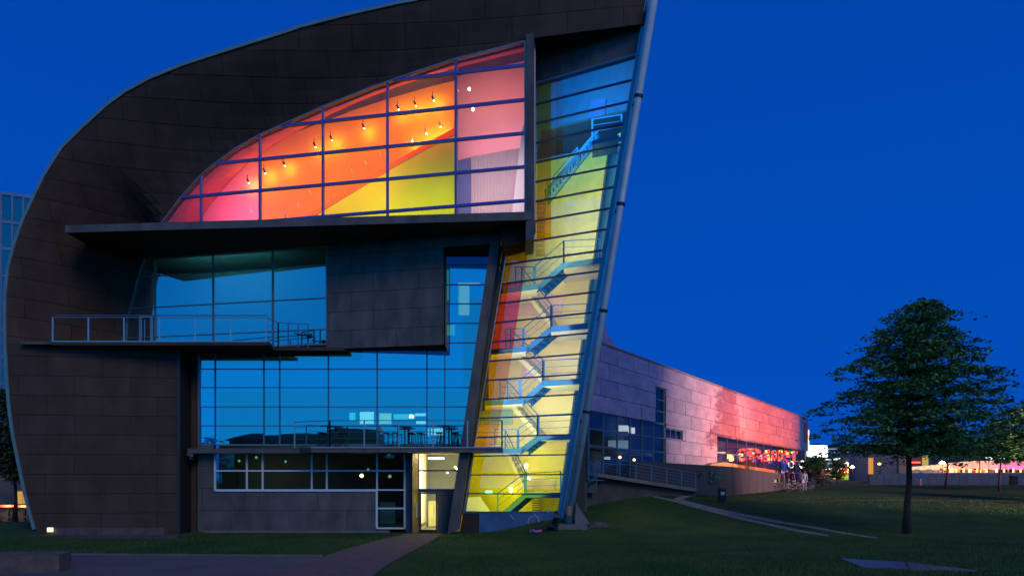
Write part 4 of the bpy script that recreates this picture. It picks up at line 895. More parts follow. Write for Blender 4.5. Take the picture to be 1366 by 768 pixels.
# ================================================================== LEFT SIDE: glass office, street, stone ledges
GO = empty('glass_office', (-40, 62, 0), 'blue glass office block behind the left edge of the museum', 'office building')
PO = Plane((-42, 60), (1.0, .45))
GOF = glass('office curtain glass', .24, (.3, .55, .6), (.6, .9, 1), .05)
o0, o1 = PO.S(-60), PO.S(75); zt1 = PO.Z(0, 259); zo0 = E+1.2
window(PO, [(o0, zo0+1.5), (o1, zo0+1.5), (o1, zt1), (o0, zt1)], [o0+(o1-o0)*(i+1)/9 for i in range(8)], [zo0+(zt1-zo0)*(i+1)/10 for i in range(9)], GO, GOF, MULLB, .12, .15, name='curtain_wall', hb=.22)
MB().prism([PO.w(o0, 0, -2.5), PO.w(o1, 0, -2.5), PO.w(o1, zt1, -2.5), PO.w(o0, zt1, -2.5)], (0, .3, 0)).build('inner_wall', INT, GO)
for z in [zo0+(zt1-zo0)*(i+1)/5 for i in range(5)]: MB().prism([PO.w(o0, z, -.2), PO.w(o1, z, -.2), PO.w(o1, z, -2.5), PO.w(o0, z, -2.5)], (0, 0, .3)).build('floor_slab', MULLB, GO)
MB().prism([PO.w(o0, 0, .05), PO.w(o1, 0, .05), PO.w(o1, zo0+1.5, .05), PO.w(o0, zo0+1.5, .05)], (0, .5, 0)).build('base_wall', CONC, GO)
for u0, u1 in ((22.5, 29.5), (30.5, 34.5)): slab([PO.sz(u0, 672, .3), PO.sz(u1, 672, .3), PO.sz(u1, 655, .3), PO.sz(u0, 655, .3)], lambda a, b: PO.w(a, b, .3), .1, PO.n).build('lit_window', emis('orange window light', (1, .5, .08), .55), GO)
st = tag(MB().box((-37, 55.5, .38), (16, 1.2, .9)).build('street_wall', CONC), 'pale low wall along the street behind the left tree', 'wall')
tag(MB().box((-34, 49.5, .012), (14, 5.5, .02)).build('reflecting_pool', mat('still pool water', (.02, .02, .025), .04, 0, .1, spec=.8)), kind='structure')
for k, (u, Y) in enumerate(((-12, 54.2), (12, 54.5), (33, 54.0))):
    lp_ = empty('street_light', (at(u, 0, Y).x, Y, 0), ['low orange light on the street wall, at the picture edge', 'low orange light on the street wall, beside the trunk', 'low orange light on the street wall, nearest the museum'][k], 'street light', 'low orange lights on the street wall')
    MB().box((at(u, 0, Y).x, Y, .35), (.12, .12, .7)).build('pole', DARK, lp_); MB().box((at(u, 0, Y).x, Y-.08, .72), (1.1, .12, .14)).build('lamp', emis('dull orange lamp', (1, .35, .12), .35), lp_)
    l = bpy.data.lights.new('street_glow', 'POINT'); l.energy = 25; l.color = (1, .5, .25); l.shadow_soft_size = .1; o = bpy.data.objects.new('street_glow', l); COL.objects.link(o); o.location = (at(u, 0, Y).x, Y-.35, .8)
def ledge(name, ptsuv, Y0, Y1, z, m, label, cat, n=6, h=.3):
    E_ = empty(name, (at(ptsuv[0], 0, Y0).x, Y0, 0), label, cat)
    x0, x1 = at(ptsuv[0], 0, Y0).x, at(ptsuv[1], 0, Y0).x
    for i in range(n):
        a, b = x0+(x1-x0)*i/n, x0+(x1-x0)*(i+.985)/n; MB().box(((a+b)/2, (Y0+Y1)/2, z-h/2), (b-a, Y1-Y0, h)).build('stone', m, E_)
ledge('stone_ledge', (62, 218), 34.4, 34.9, E-61/F*34.4-.1, GRAN, 'long low stone ledge at the foot of the curved dark wall', 'ledge', 7, .55)
ledge('stone_step', (-40, 236), 33.3, 33.9, E-74/F*33.3, CONCD, 'pale stone step in front of the curved dark wall', 'step', 9, .4)
lc = tag(MB().box(at(67, 706, 34.3), (.22, .12, .2)).build('ground_lamp', emis('small ground lamp', (1, .8, .5), 1.2)), 'small square ground lamp at the left foot of the dark wall', 'lamp')
bx = empty('granite_block', (-13.2, 20.2, 0), 'rough granite seating block at the lower left corner of the plaza', 'stone block')
ga, gb_, gc, gd = at(-60, 744, 21.5), at(64, 737.5, 23.0), at(66, 752, 21.0), at(-30, 760, 19.4)
zt2 = .62
for q, zt_2 in (([(-17, 23.4), (-13.9, 23.6), (-13.9, 22.2), (-17, 22.0)], .36), ([(-16, 22.0), (-13.05, 22.2), (-12.75, 21.1), (-16, 20.2)], .50)):
    MB().prism([(x, y, 0) for x, y in q], (0, 0, zt_2)).build('block', GRAN, bx)
SB = empty('stone_slab', (*gp(1210, 755), 0), 'polished flat stone slab of two pieces lying in the lawn near the lower right corner', 'slab')
for q in ([gp(1120, 745.5), gp(1206, 750.2), gp(1213, 760.3), gp(1150, 757)], [gp(1208, 750.4), gp(1303, 761.8), gp(1215, 760.5)]): MB().prism([(x, y, H(x, y)-.05) for x, y in q], (0, 0, .09)).build('slab_piece', SLAB, SB)
# ================================================================== CITY BEHIND ON THE RIGHT
def fbox(m, u0, v0, u1, v1, Y, th=.3, mb=None):
    a, b = at(u0, v1, Y), at(u1, v0, Y); mb = mb or MB()
    return mb.box(((a.x+b.x)/2, Y+th/2, (a.z+b.z)/2), (b.x-a.x, th, b.z-a.z))
def fpart(name, m, u0, v0, u1, v1, Y, parent, th=.3): return fbox(m, u0, v0, u1, v1, Y, th).build(name, m, parent)
NAVY = mat('dusky blue facade', (.07, .09, .15), .7, 0, .2, .3); GREYF = mat('mauve grey facade', (.16, .14, .18), .85, 0, .12, .4)
PEACH = mat('peach stucco', (.42, .24, .18), .85, 0, .1, .4); DKB = mat('dark office facade', (.03, .035, .05), .6, 0, .2, .3)
E_BB = emis('bright billboard face', (1, .97, .96), 6); E_CY = emis('cyan white shop sign', (.55, .85, 1), 2.2); E_LINE = emis('cool light line', (.5, .6, .9), .5)
E_PKW = emis('pinkish pavilion light', (1, .42, .36), .75); E_CRW = emis('cream pavilion light', (1, .72, .45), .7); E_GS = emis('green roof sign', (.05, .8, .45), 1.1)
E_OR2 = emis('amber lit wall', (.9, .35, .05), .5); E_LEAFG = emis('lit green awning', (.2, .75, .05), .6); E_MAG = emis('magenta light', (1, .2, .45), 1.)
YB1 = 150.
bb = empty('billboard', at(1091, 640, 140), 'glowing white billboard on the roof corner beyond the far end of the wing', 'billboard')
fpart('screen', E_BB, 1078, 594, 1104, 609, 140, bb, .5); fpart('frame', DARK, 1077, 593, 1105, 594, 139.9, bb, .7); fpart('post', DARK, 1082, 609, 1083.5, 642, 140.2, bb, .4); fpart('post', DARK, 1099, 609, 1100.5, 642, 140.2, bb, .4)
ln = MB()
for i in range(3): fbox(None, 1086+i*3.5, 591.2, 1087.2+i*3.5, 593, 140.3, .3, ln)
ln.build('roof_unit', DARK, bb)
ml = empty('shopping_centre', at(1128, 640, YB1), 'long blue shopping centre with light strips and lit shop fronts', 'shopping centre')
fpart('facade', NAVY, 1079, 594, 1152, 643, YB1, ml, 12)
for v in (598, 602.5): fpart('light_line', E_LINE, 1104, v, 1148, v+.9, YB1-.3, ml)
for i in range(18): fpart('facade_rib', DKB, 1080+4*i, 604, 1080.4+4*i, 609.5, YB1-.3, ml)
sg_ = fpart('shop_sign', E_CY, 1101, 611.6, 1111, 613, YB1-.3, ml); fpart('shop_sign', E_CY, 1113, 610.4, 1124, 612.8, YB1-.3, ml)
RM = random.Random(8)
for u0, u1, v0, v1, m in ((1105,1116,617,618.6,E_CRW),(1120,1128,617,618.6,emis('yellow shop sign', (.9,.55,.02), 1.)),(1129,1136,616.8,618.8,E_BB),(1137,1147,615.5,619.5,emis('red shop sign', (.95,.08,.02), 1.2)),
      (1101,1122,624,625.6,E_BB),(1117,1121.5,625,633,E_BB),(1101,1113,632,633,E_CRW),(1122,1131,624,627,E_REDN),(1103,1118,626.5,631,emis('deep amber shop window', (.6,.15,.03), .5)),(1123,1135,628,637,E_OR2),(1136,1150,629,639,E_OR2),(1123,1135,634,639.5,E_LEAFG),
      (1150,1158,626,636,emis('blue grey lit front', (.3,.4,.6), .5))): fpart('lit_shop_front', m, u0, v0, u1, v1, YB1-.35, ml, .25)
for i in range(26): 
    u, v = RM.uniform(1101, 1157), RM.uniform(620, 638); MB().lathe(at(u, v, YB1-1.2), [(.03,-.12),(.16,0),(.03,.12)], 6).build('shop_lamp', RM.choice([E_ORL, E_CRW, E_YELN]), ml)
ob = empty('grey_building', at(1190, 640, 132), 'mauve grey blank building with a peach lit corner behind the big trunk', 'building')
fpart('facade', GREYF, 1166, 590, 1201, 641, 132, ob, 10); fpart('lit_corner', PEACH, 1199.5, 588, 1211, 641, 131.6, ob, 9); fpart('lit_pillar', E_OR2, 1160, 610, 1165, 634, 131, ob, .5)  # warm light on corner and pillar is put in as peach colour and glow
for v in (596, 603): fpart('ledge', DKB, 1166, v, 1199, v+.7, 131.8, ob)
of = empty('office_block', at(1280, 640, 190), 'dark office block with green roof letters mostly hidden behind the trees', 'office building')
fpart('facade', DKB, 1205, 585, 1372, 640, 190, of, 12)
for i in range(14):
    for j in range(3): fpart('window', NAVY, 1210+11.5*i, 592+8*j, 1218+11.5*i, 597+8*j, 189.8, of)
for u in (1249, 1274, 1325):  # illegible green roof letters as short strokes
    s_ = MB()
    for k in range(4): fbox(None, u+k*2.6, 583.6+(k%2)*.7, u+k*2.6+1.4, 585.8, 189, .3, s_)
    s_.build('roof_letters', E_GS, of)
rs = empty('corner_building', at(1225, 640, 165), 'blue building with two red neon stripes just right of the big trunk', 'building')
fpart('facade', NAVY, 1214, 596, 1242, 640, 165, rs, 8)
for v in (607.5, 615.5): fpart('neon_stripe', E_REDN, 1215, v, 1228, v+1.8, 164.6, rs)
fpart('lit_wall', emis('ochre lit wall', (.65, .45, .08), .6), 1231, 607, 1238.5, 622, 164.6, rs)
pv = empty('glass_pavilion', at(1290, 640, 115), 'long low glowing glass pavilion with a rising roof behind the grey wall', 'pavilion')
for i in range(20):
    u0, u1 = 1212+8*i, 1219.6+8*i; vt = 623.5-8.0*smooth(1205, 1310, u0)
    c = E_CRW if u0 < 1262 else (E_PKW if u0 < 1330 else E_MAG)
    fpart('glass_bay', c, u0, vt, u1, 625.5 if i % 2 else 626.5, 115, pv); fpart('plinth_bay', PEACH if i > 5 else CREAM, u0, 626, u1, 634, 115.1, pv)
    a, b = at(u0-.4, vt-.6, 114.5), at(u1+.4, vt-.6-.3, 114.5); MB().bar(a, b, 1.2, .12, (0, 0, 1)).build('roof_edge', E_CRW, pv)
for i in range(34): u = 1262+RM.uniform(0, 104); fpart('lit_item', RM.choice([E_ORL, E_OR2, E_YELN, E_REDN, DARK]), u, 624.5+RM.uniform(0, 2), u+RM.uniform(.8, 2.5), 629.5, 114, pv, .2)
def lampost(u, v0, v1, Y, m, lab, power, s=.35, col=(1, .6, .3)):
    L = empty('street_lamp', at(u, v1, Y), lab, 'street lamp', 'street lamps in the lit street')
    a = at(u, v0, Y); L0 = at(u, v1, Y); MB().tube([L0, a], [.09, .05], 8).build('pole', DARK, L)
    MB().lathe(a, [(s*.3, -.1), (s, 0), (s*.8, .16), (s*.2, .3)], 12).build('lamp_head', m, L)
    l = bpy.data.lights.new('lamp_light', 'POINT'); l.energy = power*.3; l.color = col; l.shadow_soft_size = .3; o = bpy.data.objects.new('lamp_light', l); COL.objects.link(o); o.location = a+Vector((0, -.7, -.4))
lampost(1257, 617.5, 640, 100, emis('bright street lamp', (1, .75, .5), 22), 'brightest street lamp standing in front of the pavilion', 900, .38)
lampost(1307, 604.5, 640, 104, E_ORL, 'small orange street lamp above the pavilion roof', 200, .32)
lampost(1173, 619, 640, 125, E_YELN, 'yellow street lamp beside the grey building', 150, .3, (1, .8, .3)); lampost(1137, 623, 640, 130, emis('white street lamp', (1, .9, .7), 12), 'white street lamp before the shop fronts', 200, .4)
lampost(1174, 578.5, 640, 128, emis('high white lamp', (1, .85, .6), 6), 'tall white lamp showing through the left branches of the big tree', 80, .3); lampost(1263, 606.5, 640, 140, E_CRW, 'faint cream lamp seen low through the branches', 40, .3)
for u, v, r in ((1319, 611, 3.), (1341, 609, 3.2)):
    rg = empty('ring_sign', at(u, v+8, 112), 'white glowing ring sign above the pavilion, ' + ('left of the two' if u < 1330 else 'right of the two'), 'sign', 'ring signs above the pavilion')
    c = at(u, v, 112); MB().tube([c+Vector((math.cos(t)*.34*(1.3 if u < 1330 else 1.), 0, math.sin(t)*.34*(.5 if u < 1330 else 1.))) for t in [i*math.pi/8 for i in range(17)]], .07, 6).build('ring', E_BB, rg)
    MB().tube([at(u, v+4, 112), at(u, 640, 112)], .04, 5).build('pole', DARK, rg)
c = at(1070, 619, 95); rg = empty('ring_sign', at(1070, 636, 95), 'white glowing ring sign at the far corner of the wing', 'sign')
MB().tube([c+Vector((math.cos(t)*.32, 0, math.sin(t)*.42)) for t in [i*math.pi/8 for i in range(17)]], .07, 6).build('ring', E_BB, rg); MB().tube([c+Vector((0,0,-.42)), at(1070, 645, 95)], .04, 5).build('pole', DARK, rg)
# grey retaining wall
rw = empty('retaining_wall', at(1262, 645, 84), 'long low blue grey wall below the pavilion behind the trees', 'wall')
nb_ = 26
for i in range(nb_):
    u0 = 1160+(1420-1160)*i/nb_; u1 = 1160+(1420-1160)*(i+.97)/nb_; a, b = at(u0, 645, 84), at(u1, 632-1.5*smooth(1150, 1230, u0), 84)
    MB().box(((a.x+b.x)/2, 84.2, (a.z+b.z)/2-.4), (b.x-a.x, .35, b.z-a.z+.8)).build('wall_panel', mat('blue grey wall concrete', (.17, .16, .20), .85, 0, .15, .8, .1), rw)
hd_ = empty('hedge_bank', at(1130, 645, 100), 'low grassy bank with pale stones before the shop fronts', 'bank')
for i in range(7): p = at(1108+6*i, 646, 92); MB().lathe((p.x, p.y, p.z-.3), [(.5, 0), (.55, .2), (.2, .35)], 7).build('stone', CONC, hd_)
# ================================================================== PEOPLE
def body(name, J, edges, rad, m, parent, root=0):
    me = bpy.data.meshes.new(name); me.from_pydata(J, edges, []); o = bpy.data.objects.new(name, me); COL.objects.link(o); o.parent = parent
    md = o.modifiers.new('skin', 'SKIN'); md.use_smooth_shade = True
    for i, r in enumerate(rad): sv = me.skin_vertices[0].data[i]; sv.radius = (r, r); sv.use_root = (i == root)
    o.modifiers.new('sub', 'SUBSURF').levels = 1; o.modifiers['sub'].render_levels = 2; me.materials.append(m); return o
def head(c, parent, rz=0, hair=HAIR, scale=1.):
    c = Vector(c); h = MB(); n = 12; prof = [(.035,-.115),(.06,-.10),(.072,-.06),(.078,0),(.078,.05),(.06,.10),(.03,.122),(.005,.128)]
    h.lathe(c, [(r*scale, z*scale) for r, z in prof], n); ca, sa = math.cos(rz), math.sin(rz); fw = Vector((sa, -ca, 0))*scale; sd = Vector((ca, sa, 0))*scale
    h.bar(c+fw*.07+Vector((0,0,.02)), c+fw*.105+Vector((0,0,-.025)), .026); 
    for k in (-1, 1): h.bar(c+sd*k*.075+Vector((0,0,.02)), c+sd*k*.088+Vector((0,0,-.02)), .03)
    ho = h.build('head', SKIN, parent, smooth=True)
    f = MB()
    for k in (-1, 1): f.box(c+fw*.078+sd*k*.03+Vector((0,0,.012)), (.018, .018, .012))
    f.bar(c+fw*.079+sd*-.022+Vector((0,0,-.06)), c+fw*.079+sd*.022+Vector((0,0,-.06)), .008); f.build('face_features', HAIR, ho)
    hr = MB().lathe(c-fw*.012+Vector((0,0,.01)), [(.083*scale, -.03), (.09*scale, .03), (.085*scale, .085), (.05*scale, .13), (.01, .142)], 12); hr.bar(c-fw*.06+Vector((0,0,.05)), c-fw*.075+Vector((0,0,-.10)), .12*scale, .05)
    hr.build('hair', hair, ho, smooth=True); return ho
def hand(w, d, parent):
    """palm, four bent fingers and a thumb at wrist w, pointing along d"""
    w = Vector(w); d = Vector(d).normalized(); s = d.cross(Vector((0,0,1))); s = s.normalized() if s.length > .1 else Vector((1,0,0)); n = s.cross(d)
    J = [w, w+d*.05, w+d*.09]; Ed = [(0,1),(1,2)]; r = [.024, .034, .032]
    for k, L in enumerate((.062, .075, .07, .052)):
        b = w+d*.095+s*(k-1.5)*.021; J += [b, b+d*L*.55-n*.012, b+d*L*.9-n*.038]; i = len(J)-3; Ed += [(2, i), (i, i+1), (i+1, i+2)]; r += [.0095, .0088, .0075]
    J += [w+d*.04+s*.045, w+d*.075+s*.065-n*.01]; i = len(J)-2; Ed += [(1, i), (i, i+1)]; r += [.012, .009]
    o = wl(parent); return body('hand', [tuple(j-o) for j in J], Ed, r, SKIN, parent)
def person(loc, rz, label, shirt, trousers, pose='stand', sc=1., group='people gathered by the bicycles'):
    P = empty('person', loc, label, 'person', group, 0); ca, sa = math.cos(rz), math.sin(rz)
    def T(x, y, z): return (sc*(x*ca-y*sa), sc*(x*sa+y*ca), sc*z)
    if pose == 'stand':
        top = [T(0,0,.98),T(0,0,1.18),T(0,.0,1.38),T(0,-.01,1.50),T(.17,0,1.42),T(.22,.02,1.15),T(.23,-.06,.90),T(-.17,0,1.42),T(-.23,.02,1.15),T(-.24,-.04,.90)]
        leg = [T(0,0,.98),T(.09,0,.92),T(.10,-.02,.50),T(.12,.02,.09),T(.13,-.13,.04),T(-.09,0,.92),T(-.11,-.01,.50),T(-.14,.03,.09),T(-.15,-.12,.04)]
        hc = T(0,-.02,1.63); hands = ((6, T(.01,-.03,-1)), (9, T(-.01,-.03,-1)))
    else:  # sitting on the ground, leaning back against the column, legs stretched
        top = [T(0,0,.14),T(0,.03,.32),T(0,.07,.52),T(0,.07,.63),T(.17,.06,.55),T(.25,-.04,.36),T(.16,-.24,.26),T(-.17,.06,.55),T(-.26,.02,.34),T(-.22,-.18,.20)]
        leg = [T(0,0,.14),T(.09,-.08,.13),T(.12,-.42,.36),T(.13,-.66,.08),T(.13,-.79,.12),T(-.09,-.08,.13),T(-.13,-.50,.16),T(-.16,-.90,.08),T(-.16,-.95,.17)]
        hc = T(0,.02,.76); hands = ((6, T(-.3,-1,-.1)), (9, T(.1,-1,-.2)))
    te = [(0,1),(1,2),(2,3),(2,4),(4,5),(5,6),(2,7),(7,8),(8,9)]; tr_ = [.13,.125,.14,.055,.07,.05,.036,.07,.05,.036]
    le = [(0,1),(1,2),(2,3),(3,4),(0,5),(5,6),(6,7),(7,8)]; lr = [.13,.095,.062,.045,.042,.095,.062,.045,.042]
    # one continuous body
    J = top+leg[1:]; Ed = te+[(0, 10),(10,11),(11,12),(12,13),(0,14),(14,15),(15,16),(16,17)]
    b = body('body', J, Ed, [r*sc for r in tr_+lr[1:]], shirt, P)
    body('trousers', leg, le, [r*sc*1.06 for r in lr], trousers, P)
    head(Vector(loc)+Vector(hc), P, rz, scale=sc)
    MB().tube([Vector(loc)+Vector(hc)+Vector((0,0,-.16)), Vector(loc)+Vector(hc)+Vector((0,0,-.08))], .05, 8).build('neck', SKIN, P)
    for i, d in hands: hand(Vector(loc)+Vector(J[i]), d, P)
    return P
sp_ = at(741, 696.5, 33.4)
sit = person((sp_.x, sp_.y, H(sp_.x, sp_.y)-.02), math.radians(-62), 'person in dark clothes sitting on the ground against the column foot', CLOTHS[1], CLOTHS[0], 'sit', 1.0, None)
pk = at(716, 698.5, 33.3); tag(MB().lathe((pk.x, pk.y, H(pk.x, pk.y)), [(.18, 0), (.26, .06), (.2, .16), (.05, .2)], 10).bar((pk.x-.3, pk.y, H(pk.x, pk.y)+.05), (pk.x+.25, pk.y-.1, H(pk.x, pk.y)+.08), .16).build('pink_bag', PINK, smooth=True), 'small pink bag lying on the grass at the feet of the sitting person', 'bag')
bt_ = at(731.5, 680, 34.0); tag(MB().lathe((bt_.x, bt_.y, E+(HZ-683)/F*34.-.02), [(.035,0),(.035,.16),(.015,.2),(.015,.25)], 8).build('bottle', RAIL), 'pale bottle on the blue plinth edge beside the sitting person', 'bottle')
def gpt(u, v, Y): x = (u-CX)/F*Y; return (x, Y, H(x, Y))
pp_ = gpt(1013, 0, 62); person(pp_, .4, 'person in dark clothes standing alone before the mauve concrete wall', CLOTHS[1], CLOTHS[0], group=None, sc=.95)
crowd = [(1036,64,0,.3,'person in black standing at the left end of the group by the bicycles'),(1042,66,2,1.2,'person in blue beside the one in black at the group left end'),(1050,65,1,-.8,'person in black behind the second bicycle'),(1057,63.5,3,2.2,'person in a plum jacket in the middle of the group'),
 (1067,66,4,.2,'person in a grey blue jacket right of the group middle'),(1073,62.5,4,3,'person in grey blue standing nearest the camera in the group'),(1081,66,1,-1,'person in black before the young bushy tree'),(1097,70,3,.5,'person in plum standing apart to the right of the group')]
for u, Y, c_, r_, lb_ in crowd: person(gpt(u, 0, Y), r_, lb_, CLOTHS[c_], CLOTHS[(c_+1) % 3], sc=.93+.05*RM.random())
# ---- bicycles
def bicycle(loc, rz, label):
    B = empty('bicycle', loc, label, 'bicycle', 'bicycles parked beside the wall', rz)
    def mk(name, f, m, par=B):
        mb = MB(); f(mb); me = mb.build(name, m, origin=(0,0,0)); me.parent = par; me.location = (0,0,0); return me
    for x in (-.52, .52):
        w = mk('wheel', lambda b: b.tube([(x+.33*math.cos(t), 0, .34+.33*math.sin(t)) for t in [i*math.pi/9 for i in range(19)]], .02, 5), DARK)
        mk('spokes', lambda b: [b.bar((x, 0, .34), (x+.32*math.cos(t), 0, .34+.32*math.sin(t)), .006) for t in [i*math.pi/5 for i in range(10)]], DARK, w)
    mk('frame', lambda b: (b.tube([(-.52,0,.34),(-.05,0,.30),(-.17,0,.85)], .016, 5), b.tube([(-.05,0,.30),(.38,0,.78),(.42,0,.92)], .018, 5), b.tube([(-.15,0,.78),(.37,0,.82)], .016, 5), b.tube([(-.52,0,.34),(-.15,0,.76)], .012, 5), b.tube([(.40,0,.80),(.52,0,.34)], .014, 5)), CLOTHS[2])
    mk('saddle', lambda b: b.prism([(-.30,-.07,.90),(-.05,-.02,.90),(-.05,.02,.90),(-.30,.07,.90)], (0,0,.05)), DARK); mk('handlebar', lambda b: b.tube([(.33,-.28,.98),(.44,-.1,1.0),(.44,.1,1.0),(.33,.28,.98)], .013, 5), RAIL)
    mk('basket', lambda b: b.box((.6, 0, .88), (.26, .32, .22)), DARK); return B
b0 = bicycle(gpt(1024, 0, 61.5), .25, 'bicycle furthest left of the row, leaning by the mauve wall')
for i, (u, Y, r, lb_) in enumerate(((1031,62.5,.5,'second bicycle from the left of the row'),(1046,61.5,-.3,'bicycle in front of the person in black'),(1061,61,.15,'bicycle in front of the person in the plum jacket'),(1077,61.5,2.7,'bicycle right of the nearest person in grey blue'),(1087,64,.9,'bicycle furthest right of the row, by the young tree'))):
    c = copy_tree(b0); c.location = gpt(u, 0, Y); c.rotation_euler.z = r; c['label'] = lb_
# ---- litter bin, sign, far bin
bn = gpt(963, 0, 47.5); B_ = empty('litter_bin', bn, 'dark litter bin with a pale blue notice standing on the grass slope', 'litter bin')
Z0 = bn[2]; MB().prism([(bn[0]-.19, bn[1]-.17, Z0+.08), (bn[0]+.19, bn[1]-.17, Z0+.08), (bn[0]+.22, bn[1]-.17, Z0+.85), (bn[0]-.22, bn[1]-.17, Z0+.85)], (0, .34, 0)).build('bin_body', DARK, B_)
MB().prism([(bn[0]-.25, bn[1]-.21, Z0+.86), (bn[0]+.25, bn[1]-.21, Z0+.86), (bn[0]+.15, bn[1]-.19, Z0+.98), (bn[0]-.15, bn[1]-.19, Z0+.98)], (0, .4, 0)).build('bin_lid', DARK, B_)
MB().box((bn[0], bn[1]-.19, Z0+.62), (.24, .02, .2)).build('notice', mat('pale blue notice', (.3, .5, .62), .5), B_); MB().box((bn[0]-.12, bn[1], Z0+.04), (.05, .2, .1)).box((bn[0]+.12, bn[1], Z0+.04), (.05, .2, .1)).build('foot', MULLB, B_)
sn = gpt(1228, 0, 74); S_ = empty('park_sign', sn, 'small oval park sign on a single post right of the big trunk', 'sign')
MB().tube([sn, (sn[0], sn[1], sn[2]+.8)], .05, 6).build('post', RAIL, S_); MB().tube([(sn[0], sn[1]-.05, sn[2]+.95), (sn[0], sn[1]+.05, sn[2]+.95)], .34, 14).build('sign_plate', MULLB, S_)
fb = gpt(1352, 0, 72); F_ = empty('litter_bin', fb, 'dark square litter bin by the wall at the right edge', 'litter bin')
MB().box((fb[0], fb[1], fb[2]+.5), (.55, .5, .85)).build('bin_body', DARK, F_); MB().box((fb[0], fb[1], fb[2]+.98), (.62, .56, .08)).build('bin_lid', MULLB, F_)
# ================================================================== TERRACE FURNITURE on the lower balcony
def bar_table(loc, label):
    T = empty('bar_table', loc, label, 'bar table', 'bar tables on the lower balcony'); x, y, z = loc
    MB().lathe((x, y, z+1.05), [(.36, 0), (.36, .03)], 20).build('table_top', DARK, T); MB().tube([(x, y, z+.03), (x, y, z+1.05)], .035, 8).build('column', DARK, T); MB().lathe((x, y, z), [(.24, 0), (.22, .03), (.05, .05)], 14).build('base', DARK, T); return T
def stool(loc, label):
    T = empty('bar_stool', loc, label, 'bar stool', 'bar stools on the lower balcony'); x, y, z = loc
    MB().lathe((x, y, z+.74), [(.17, 0), (.18, .03), (.16, .05)], 14).build('seat', DARK, T)
    for k in range(4): a = k*math.pi/2+.6; MB().tube([(x+.1*math.cos(a), y+.1*math.sin(a), z+.74), (x+.2*math.cos(a), y+.2*math.sin(a), z)], .014, 5).build('leg', DARK, T)
    MB().tube([(x+.15*math.cos(a), y+.15*math.sin(a), z+.28) for a in [i*math.pi/6 for i in range(13)]], .011, 5).build('foot_ring', DARK, T); return T
zf = zl1+.005; t0_ = None
tl = [(437,36.3,'round bar table second post from the balcony left end'),(448,36.9,'round bar table just behind the leftmost one, nearer the glass'),(531,36.3,'round bar table in the middle of the balcony'),(540,36.9,'round bar table beside the middle one, nearer the glass'),(592,36.2,'round bar table near the right end of the balcony'),(599,36.8,'round bar table furthest right, close to the leaning fin')]
for u, Y, lb_ in tl:
    x = (u-CX)/F*Y
    if t0_ is None: t0_ = bar_table((x, Y, zf), lb_); 
    else: c = copy_tree(t0_); c.location = (x, Y, zf); c['label'] = lb_
s0_ = None
for i, (u, Y) in enumerate(((428,36.6),(430.5,37.),(455,36.9),(459,36.5),(515,36.8),(527,36.7),(548,37.),(560,36.9),(606,36.9),(608.5,36.5),(586,36.9))):
    lb_ = ['bar stool left of the leftmost bar table','bar stool left of the leftmost table, against the glass','bar stool behind the second bar table from the left','bar stool right of the second bar table from the left','bar stool standing left of the middle bar tables','bar stool under the middle bar table','bar stool right of the middle bar tables','bar stool standing alone between middle and right tables','bar stool right of the last table, against the glass','bar stool furthest right, beside the leaning fin','bar stool left of the right hand bar tables'][i]
    x = (u-CX)/F*Y
    if s0_ is None: s0_ = stool((x, Y, zf), lb_)
    else: c = copy_tree(s0_); c.location = (x, Y, zf); c['label'] = lb_
# cafe things behind the ground floor windows
def hang(u, v, Y, m, lab, r=.1, top=4.1):
    p = at(u, v, Y); L = empty('pendant_lamp', (p.x, p.y, top), lab, 'pendant lamp', 'pendant lamps in the cafe'); MB().tube([(p.x, p.y, top), (p.x, p.y, p.z+r)], .012, 5).build('cord', DARK, L); MB().lathe(p, [(r*.2, -r), (r, -r*.3), (r, r*.3), (r*.2, r)], 12).build('shade', m, L)
hang(482.5, 634, 39.2, emis('warm cafe lamp', (1, .7, .25), 12), 'warm glowing pendant lamp seen through the middle cafe window', .1)
hang(520, 635, 39.5, E_CRW, 'small pale pendant lamp near the right end of the cafe window', .09); hang(491, 625.5, 40, E_CRW, 'faint pendant lamp above the warm one in the cafe', .05)
for u, v in ((319, 614.5), (342, 610), (381, 615.5), (519, 606)): hang(u, v, 39.6, emis('green white lamp', (.4, .85, .65), .16), {319:'flat green white ceiling lamp behind the first cafe window',342:'green white ceiling lamp behind the narrow first casement',381:'green white ceiling lamp behind the third cafe window',519:'green ceiling lamp at the right end of the cafe'}[u], .075)
def cafe_table(u, Y, m, lab, s=1.):
    x = (u-CX)/F*Y; T = empty('cafe_table', (x, Y, .35), lab, 'cafe table'); MB().lathe((x, Y, 1.05), [(.5*s, 0), (.5*s, .04)], 20).build('table_top', m, T); MB().tube([(x, Y, .37), (x, Y, 1.05)], .04, 8).build('column', DARK, T); MB().lathe((x, Y, .35), [(.25, 0), (.2, .04)], 12).build('base', DARK, T)
cafe_table(317, 38.6, WHITE, 'white round cafe table behind the first window', 1.3); cafe_table(378, 39, mat('ochre table', (.5, .35, .1), .6), 'ochre cafe table with red flowers behind the third window', 1.)
def bouquet(u, Y, m, lab, z=1.09):
    x = (u-CX)/F*Y; T = empty('flower_vase', (x, Y, z), lab, 'flower vase'); MB().lathe((x, Y, z), [(.05, 0), (.08, .1), (.04, .22)], 10).build('vase', RAIL, T); f = MB(); R = random.Random(u)
    for i in range(40): p = Vector((x+R.gauss(0, .16), Y+R.gauss(0, .1), z+.45+R.gauss(0, .13))); f.box(p, (.07, .07, .05), R.random()*3)
    f.build('flowers', m, T)
bouquet(378, 39, mat('red petals', (.6, .04, .02), .7), 'vase of red flowers on the ochre cafe table'); bouquet(345, 39.1, mat('orange petals', (.6, .2, .05), .7), 'vase of orange flowers in the cafe beside the white table', .9)
